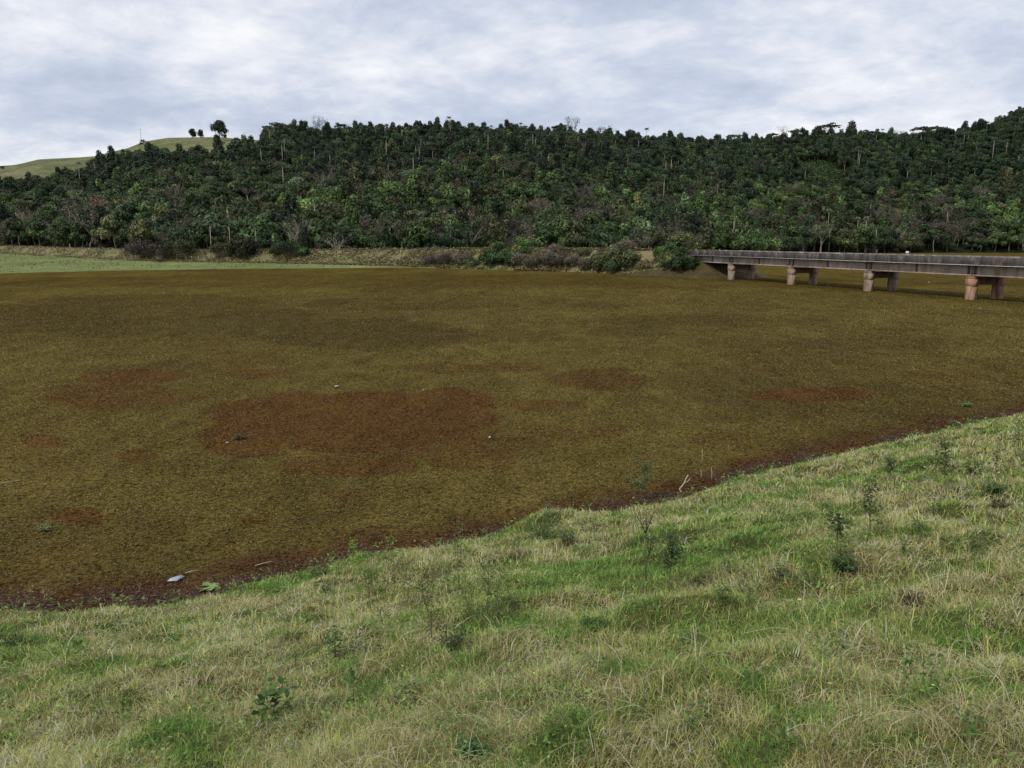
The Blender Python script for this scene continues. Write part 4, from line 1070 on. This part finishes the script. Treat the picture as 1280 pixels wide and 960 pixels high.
plant('shore_weed', 575, 676, 26, 'thin pale weed poking over the brown shore rim left of the mound', C=(.09, .14, .07), nb=4, nl=34, leaf=.04)
plant('shore_weed', 683, 652, 20, 'thin weed on top of the green mound by the water', C=(.06, .12, .06), nb=4, nl=50, leaf=.05)
bush('mound_bush', 676, 672, 50, 'dark green leafy bush on the mound by the water', (.05, .11, .035), 460, .05, .6)
bush('mound_bush', 708, 680, 26, 'smaller dark bush right of the mound bush', (.04, .08, .03), 260, .045, .7)
bush('dark_tuft', 400, 722, 30, 'very dark leafy tuft beside the shoreline left of centre', (.03, .06, .02), 260, .04, .6)  # darkest leaf colour of the tufts
bush('dark_tuft', 408, 742, 16, 'small dark green tuft just inland of the very dark shoreline tuft', (.05, .09, .03), 160, .035, .8)
bush('dark_tuft', 18, 808, 26, 'grey green leafy tuft at the left edge of the bank', (.06, .10, .05), 200, .035, .6)
bush('dark_tuft', 1252, 640, 30, 'dark brownish tuft at the right edge of the bank', (.06, .065, .035), 240, .045, .6)
plant('shore_weed', 40, 762, 22, 'pale grey weed with two heads at the far left shoreline', C=(.16, .19, .13), nb=3, nl=40, leaf=.04)
plant('shore_weed', 62, 762, 24, 'pale grey weed beside the two headed weed at far left shoreline', C=(.16, .19, .13), nb=3, nl=40, leaf=.04)
plant('shore_weed', 222, 772, 30, 'dark thin weed in the grass beneath the pale floating sheet', C=(.05, .09, .04), nb=3, nl=40, leaf=.035)

for k_ in range(30):
    x = rng.uniform(455, 650); y = rng.uniform(700, 800) + (x-455)*-.05
    plant('thin_weed', x, y, rng.uniform(20, 44), 'thin twiggy weed standing among the dry grass of the left centre bank', C=(.08, .10, .05) if k_ % 2 else (.055, .10, .04), nb=4, nl=46, leaf=.03, thick=.004, group='thin twiggy weeds on the left centre bank')
for k_ in range(26):
    x = rng.uniform(900, 1270); y = 600 + (1270-x)*.12 + rng.uniform(0, 120)
    plant('green_weed', x, y, rng.uniform(14, 30), 'small leafy weed scattered in the grass of the upper right bank', C=(.06, .115, .04), nb=4, nl=46, leaf=.04, thick=.004, group='small leafy weeds on the upper right bank')
for k_ in range(24):
    x = rng.uniform(10, 1270); y = rng.uniform(800, 940)
    plant('low_weed', x, y, rng.uniform(16, 34), 'low broad leaved weed in the near grass of the bank', C=(.06, .13, .04), nb=4, nl=30, leaf=.035, thick=.003, bare_low=0, group='low broad leaved weeds in the near grass')
# large pale leaf plant by the shore
X_, Y_, Z_ = on_bank(262, 742)
r = empty('broad_leaf_plant', (X_, Y_, Z_)); tag(r, 'pale green broad leaved plant at the shoreline right of the floating sheet', 'plant')
mb = MB(); st = MB()
for k_ in range(6):
    a_ = k_*1.05; c_ = np.array([math.cos(a_)*.12, math.sin(a_)*.09, .16+.03*(k_ % 3)]); st.tube([(0, 0, 0), c_*.6, c_], [.008, .006, .005], 5, (.15, .2, .08))
    n_ = 9; th = np.arange(n_)/n_*2*PI; rr = .10*(1+.25*np.cos(th*3))
    V_ = np.stack([c_[0]+rr*np.cos(th+a_), c_[1]+rr*np.sin(th+a_), c_[2]+.03*np.sin(th)], -1); V_ = np.vstack([V_, c_-[0, 0, .015]])
    mb.add(V_, None, [(j, (j+1) % n_, n_) for j in range(n_)], (.26, .36, .13))
mb.build('leaf', M_self, r); st.build('stem', M_bark, r)

# dead branch, dark log, debris at the shore
def dead_branch(x, y, hpx, m_, label, pts, rad):
    X_, Y_, Z_ = on_bank(x, y); s = math.hypot(X_, Y_)/960.
    mb = MB()
    for pl, rr in pts: mb.tube([(a_*s, b_*s, c_*s) for a_, b_, c_ in pl], np.linspace(rr*s, rr*s*.45, len(pl)), 6, (1, 1, 1))
    return tag(mb.build('dead_branch', m_, loc=(X_, Y_, Z_)), label, 'branch')
dead_branch(853, 617, 25, M_palewood, 'pale crooked dead branch standing up at the shoreline', [([(0, 0, 0), (-2, 0, 6), (-4, 0, 9), (2, 0, 17), (4, 2, 22), (7, 2, 27)], 1.2), ([(2, 0, 17), (6, -2, 20), (9, -2, 24)], .6)], 1)
dead_branch(868, 608, 20, M_darkwood, 'dark forked dead limb beside the pale crooked branch', [([(0, 0, 0), (-4, 0, 6), (-6, 0, 13)], 1.8), ([(-8, 6, 0), (0, 0, 3), (10, -2, 3), (18, 0, 5)], 1.6), ([(8, 0, 2), (14, 2, 6), (18, 1, 12)], .6)], 1)
for x, y, l_ in ((889, 597, 18), (876, 594, 12), (877, 576, 20)):
    X_, Y_ = un(x, y+4, 0); s = math.hypot(X_, Y_)/960.
    mb = MB(); mb.tube([(0, 0, -.05), (.5*s, 0, l_*.5*s), (-.5*s, 0, l_*s)], [.012, .009, .004], 5)
    tag(mb.build('dead_stalk', M_palewood, loc=(X_, Y_, 0)), 'thin dry stalk standing in the weed beside the dark dead limb', 'stalk', 'thin dry stalks beside the dark dead limb')
# debris line: dark litter at the rim (uncountable)
n = 60000; t = rng.uniform(0, 1, n); xs = -12+t*34
ys = np.interp(xs, SHX, SHY)+np.abs(rng.normal(0, .45, n))*1.0-.2
k = fbm(xs/1.3, ys/1.3, 501, 3)+.12*((xs > 2) & (xs < 7)) > rng.uniform(.42, .62, n); xs, ys = xs[k], ys[k]; n = len(xs)
P = np.stack([xs, ys, np.maximum(H(xs, ys), 0)+rng.uniform(.01, .06, n)], -1); th = rng.uniform(0, PI, n); ln = rng.uniform(.015, .07, n)
ax = np.stack([np.cos(th), np.sin(th), rng.normal(0, .35, n)], -1)*ln[:, None]; ay = np.stack([-np.sin(th), np.cos(th), np.zeros(n)+.2], -1)*.008
V = np.stack([P-ax, P+ay, P+ax, P-ay], 1).reshape(-1, 3)
cc = np.array([(.08, .045, .028), (.13, .065, .038), (.28, .21, .15), (.05, .03, .02)])[rng.choice(4, n, p=[.4, .3, .12, .18])]
tag(mk('shore_litter', V, np.arange(4*n).reshape(-1, 4), None, np.repeat(cc, 4, 0), M_self), 'dark reddish twigs and dead stalks along the shoreline', 'litter', kind='stuff')

# floating pieces
def floating(name, x, y, wpx, label, m_, shape):
    X_, Y_ = un(x, y, .03); s = wpx/960.*math.hypot(X_, Y_)
    pts = np.array(shape, float)*s; n_ = len(pts)
    zt = .045+rng.uniform(0, .03, n_)
    V_ = np.vstack([np.c_[pts, zt], np.c_[pts, zt-.02], [[*pts.mean(0), .07]], [[*pts.mean(0), .02]]])
    T_ = [(j, (j+1) % n_, 2*n_) for j in range(n_)] + [((j+1) % n_+n_, j+n_, 2*n_+1) for j in range(n_)]
    Q_ = [(j, j+n_, (j+1) % n_+n_, (j+1) % n_) for j in range(n_)]
    return tag(mk(name, V_, Q_, T_, None, m_, loc=(X_, Y_, 0)), label, 'litter')
floating('floating_sheet', 220, 724, 14, 'pale bluish grey torn sheet floating near the left shore', M_sheet, [(-.5, -.55), (-.1, -.4), (.3, -.5), (.35, .0), (.55, .4), (.25, .6), (-.05, .35), (-.45, -.1)])
floating('floating_scrap', 421, 483, 4.5, 'small white scrap floating above the big rust coloured patch', M_white, [(-.5, -.5), (.5, 0), (.3, .8), (-.3, .3)])
floating('floating_scrap', 284, 554, 2.6, 'tiny white scrap on the left part of the big rust patch', M_white, [(-.5, -.5), (.5, -.3), (.4, .8), (-.3, .5)])
floating('floating_scrap', 612, 547, 2.6, 'tiny white scrap right of the big rust patch', M_white, [(-.5, -.5), (.5, -.3), (.4, .8), (-.3, .5)])
floating('floating_scrap', 1161, 353, 2.6, 'white scrap floating beyond the bridge between the near piers', M_white, [(-.5, -.5), (.5, -.3), (.4, .8), (-.3, .5)])
floating('floating_scrap', 529, 488, 1.8, 'tiny white scrap on the upper edge of the rust patch', M_white, [(-.5, -.5), (.5, -.3), (.4, .8), (-.3, .5)])
for (x, y, l_, label) in ((10, 604, 20, 'pale stick floating at the far left of the lake'), (240, 716, 14, 'thin pale stalk floating right of the bluish sheet'), (330, 706, 20, 'long thin pale stalk floating near the shore left of centre')):
    X_, Y_ = un(x, y, .03); s = math.hypot(X_, Y_)/960.; a_ = l_*s/2
    mb = MB(); mb.tube([(-a_, -a_*.5, .05), (0, .0, .07), (a_*.6, a_*.5, .06), (a_, a_*.9, .04)], [.007, .009, .007, .004], 6)
    tag(mb.build('floating_stick', M_palewood, loc=(X_, Y_, 0)), label, 'stick')
def water_tuft(x, y, wpx, label, C):
    X_, Y_ = un(x, y, .0); w = wpx/960.*math.hypot(X_, Y_); root = empty('water_plant', (X_, Y_, 0)); tag(root, label, 'water plant')
    lf = MB(); st = MB()
    for k_ in range(7):
        a_ = k_*.9; q_ = np.array([math.cos(a_)*w*.5, math.sin(a_)*w*.5, .12]); st.tube([(0, 0, 0), q_], [.006, .004], 4, (.1, .13, .06)); leaves_along(lf, [np.zeros(3)+[0, 0, .03], q_], 14, w*.22, C, .02)
    st.build('stem', M_bark, root); lf.build('foliage', M_self, root)
water_tuft(1207, 508, 12, 'bright green floating plant clump near the right shore', (.10, .2, .06))
water_tuft(57, 664, 12, 'pale green floating plant clump at the left of the lake', (.16, .2, .1))
water_tuft(300, 549, 16, 'dark green plant clump inside the big rust patch', (.05, .08, .03))

# molehill-like soil mound and clay lump
def lump_obj(name, x, y, wpx, m_, label):
    X_, Y_, Z_ = on_bank(x, y); w = wpx/960.*math.hypot(X_, Y_)
    n_, k_ = 20, 9; V_ = []
    for i_ in range(k_):
        ph = i_/(k_-1)*PI*.5; 
        for j_ in range(n_):
            th_ = j_/n_*2*PI; rr = w*.5*math.cos(ph)*(1+.35*(vn(np.array([th_*2+3]), np.array([ph*3.]), 7)[0]-.5)); V_.append((rr*math.cos(th_), rr*math.sin(th_), w*.12*math.sin(ph)*(1+.5*(vn(np.array([th_*1.5]), np.array([ph*2.]), 8)[0]-.5))))
    Q_ = [(i_*n_+j_, i_*n_+(j_+1) % n_, (i_+1)*n_+(j_+1) % n_, (i_+1)*n_+j_) for i_ in range(k_-1) for j_ in range(n_)]
    return tag(mk(name, V_, Q_, None, None, m_, loc=(X_, Y_, Z_-.02), smooth=True), label, 'soil mound')
lump_obj('soil_mound', 1142, 748, 46, M_dung, 'dark brown earth mound in the grass on the right bank')
lump_obj('clay_lump', 588, 866, 26, M_clay, 'reddish clay lump in the grass near the bottom centre')
lump_obj('soil_mound', 1250, 788, 40, M_dung, 'dark earth patch near the right edge below the mound')
print('done')
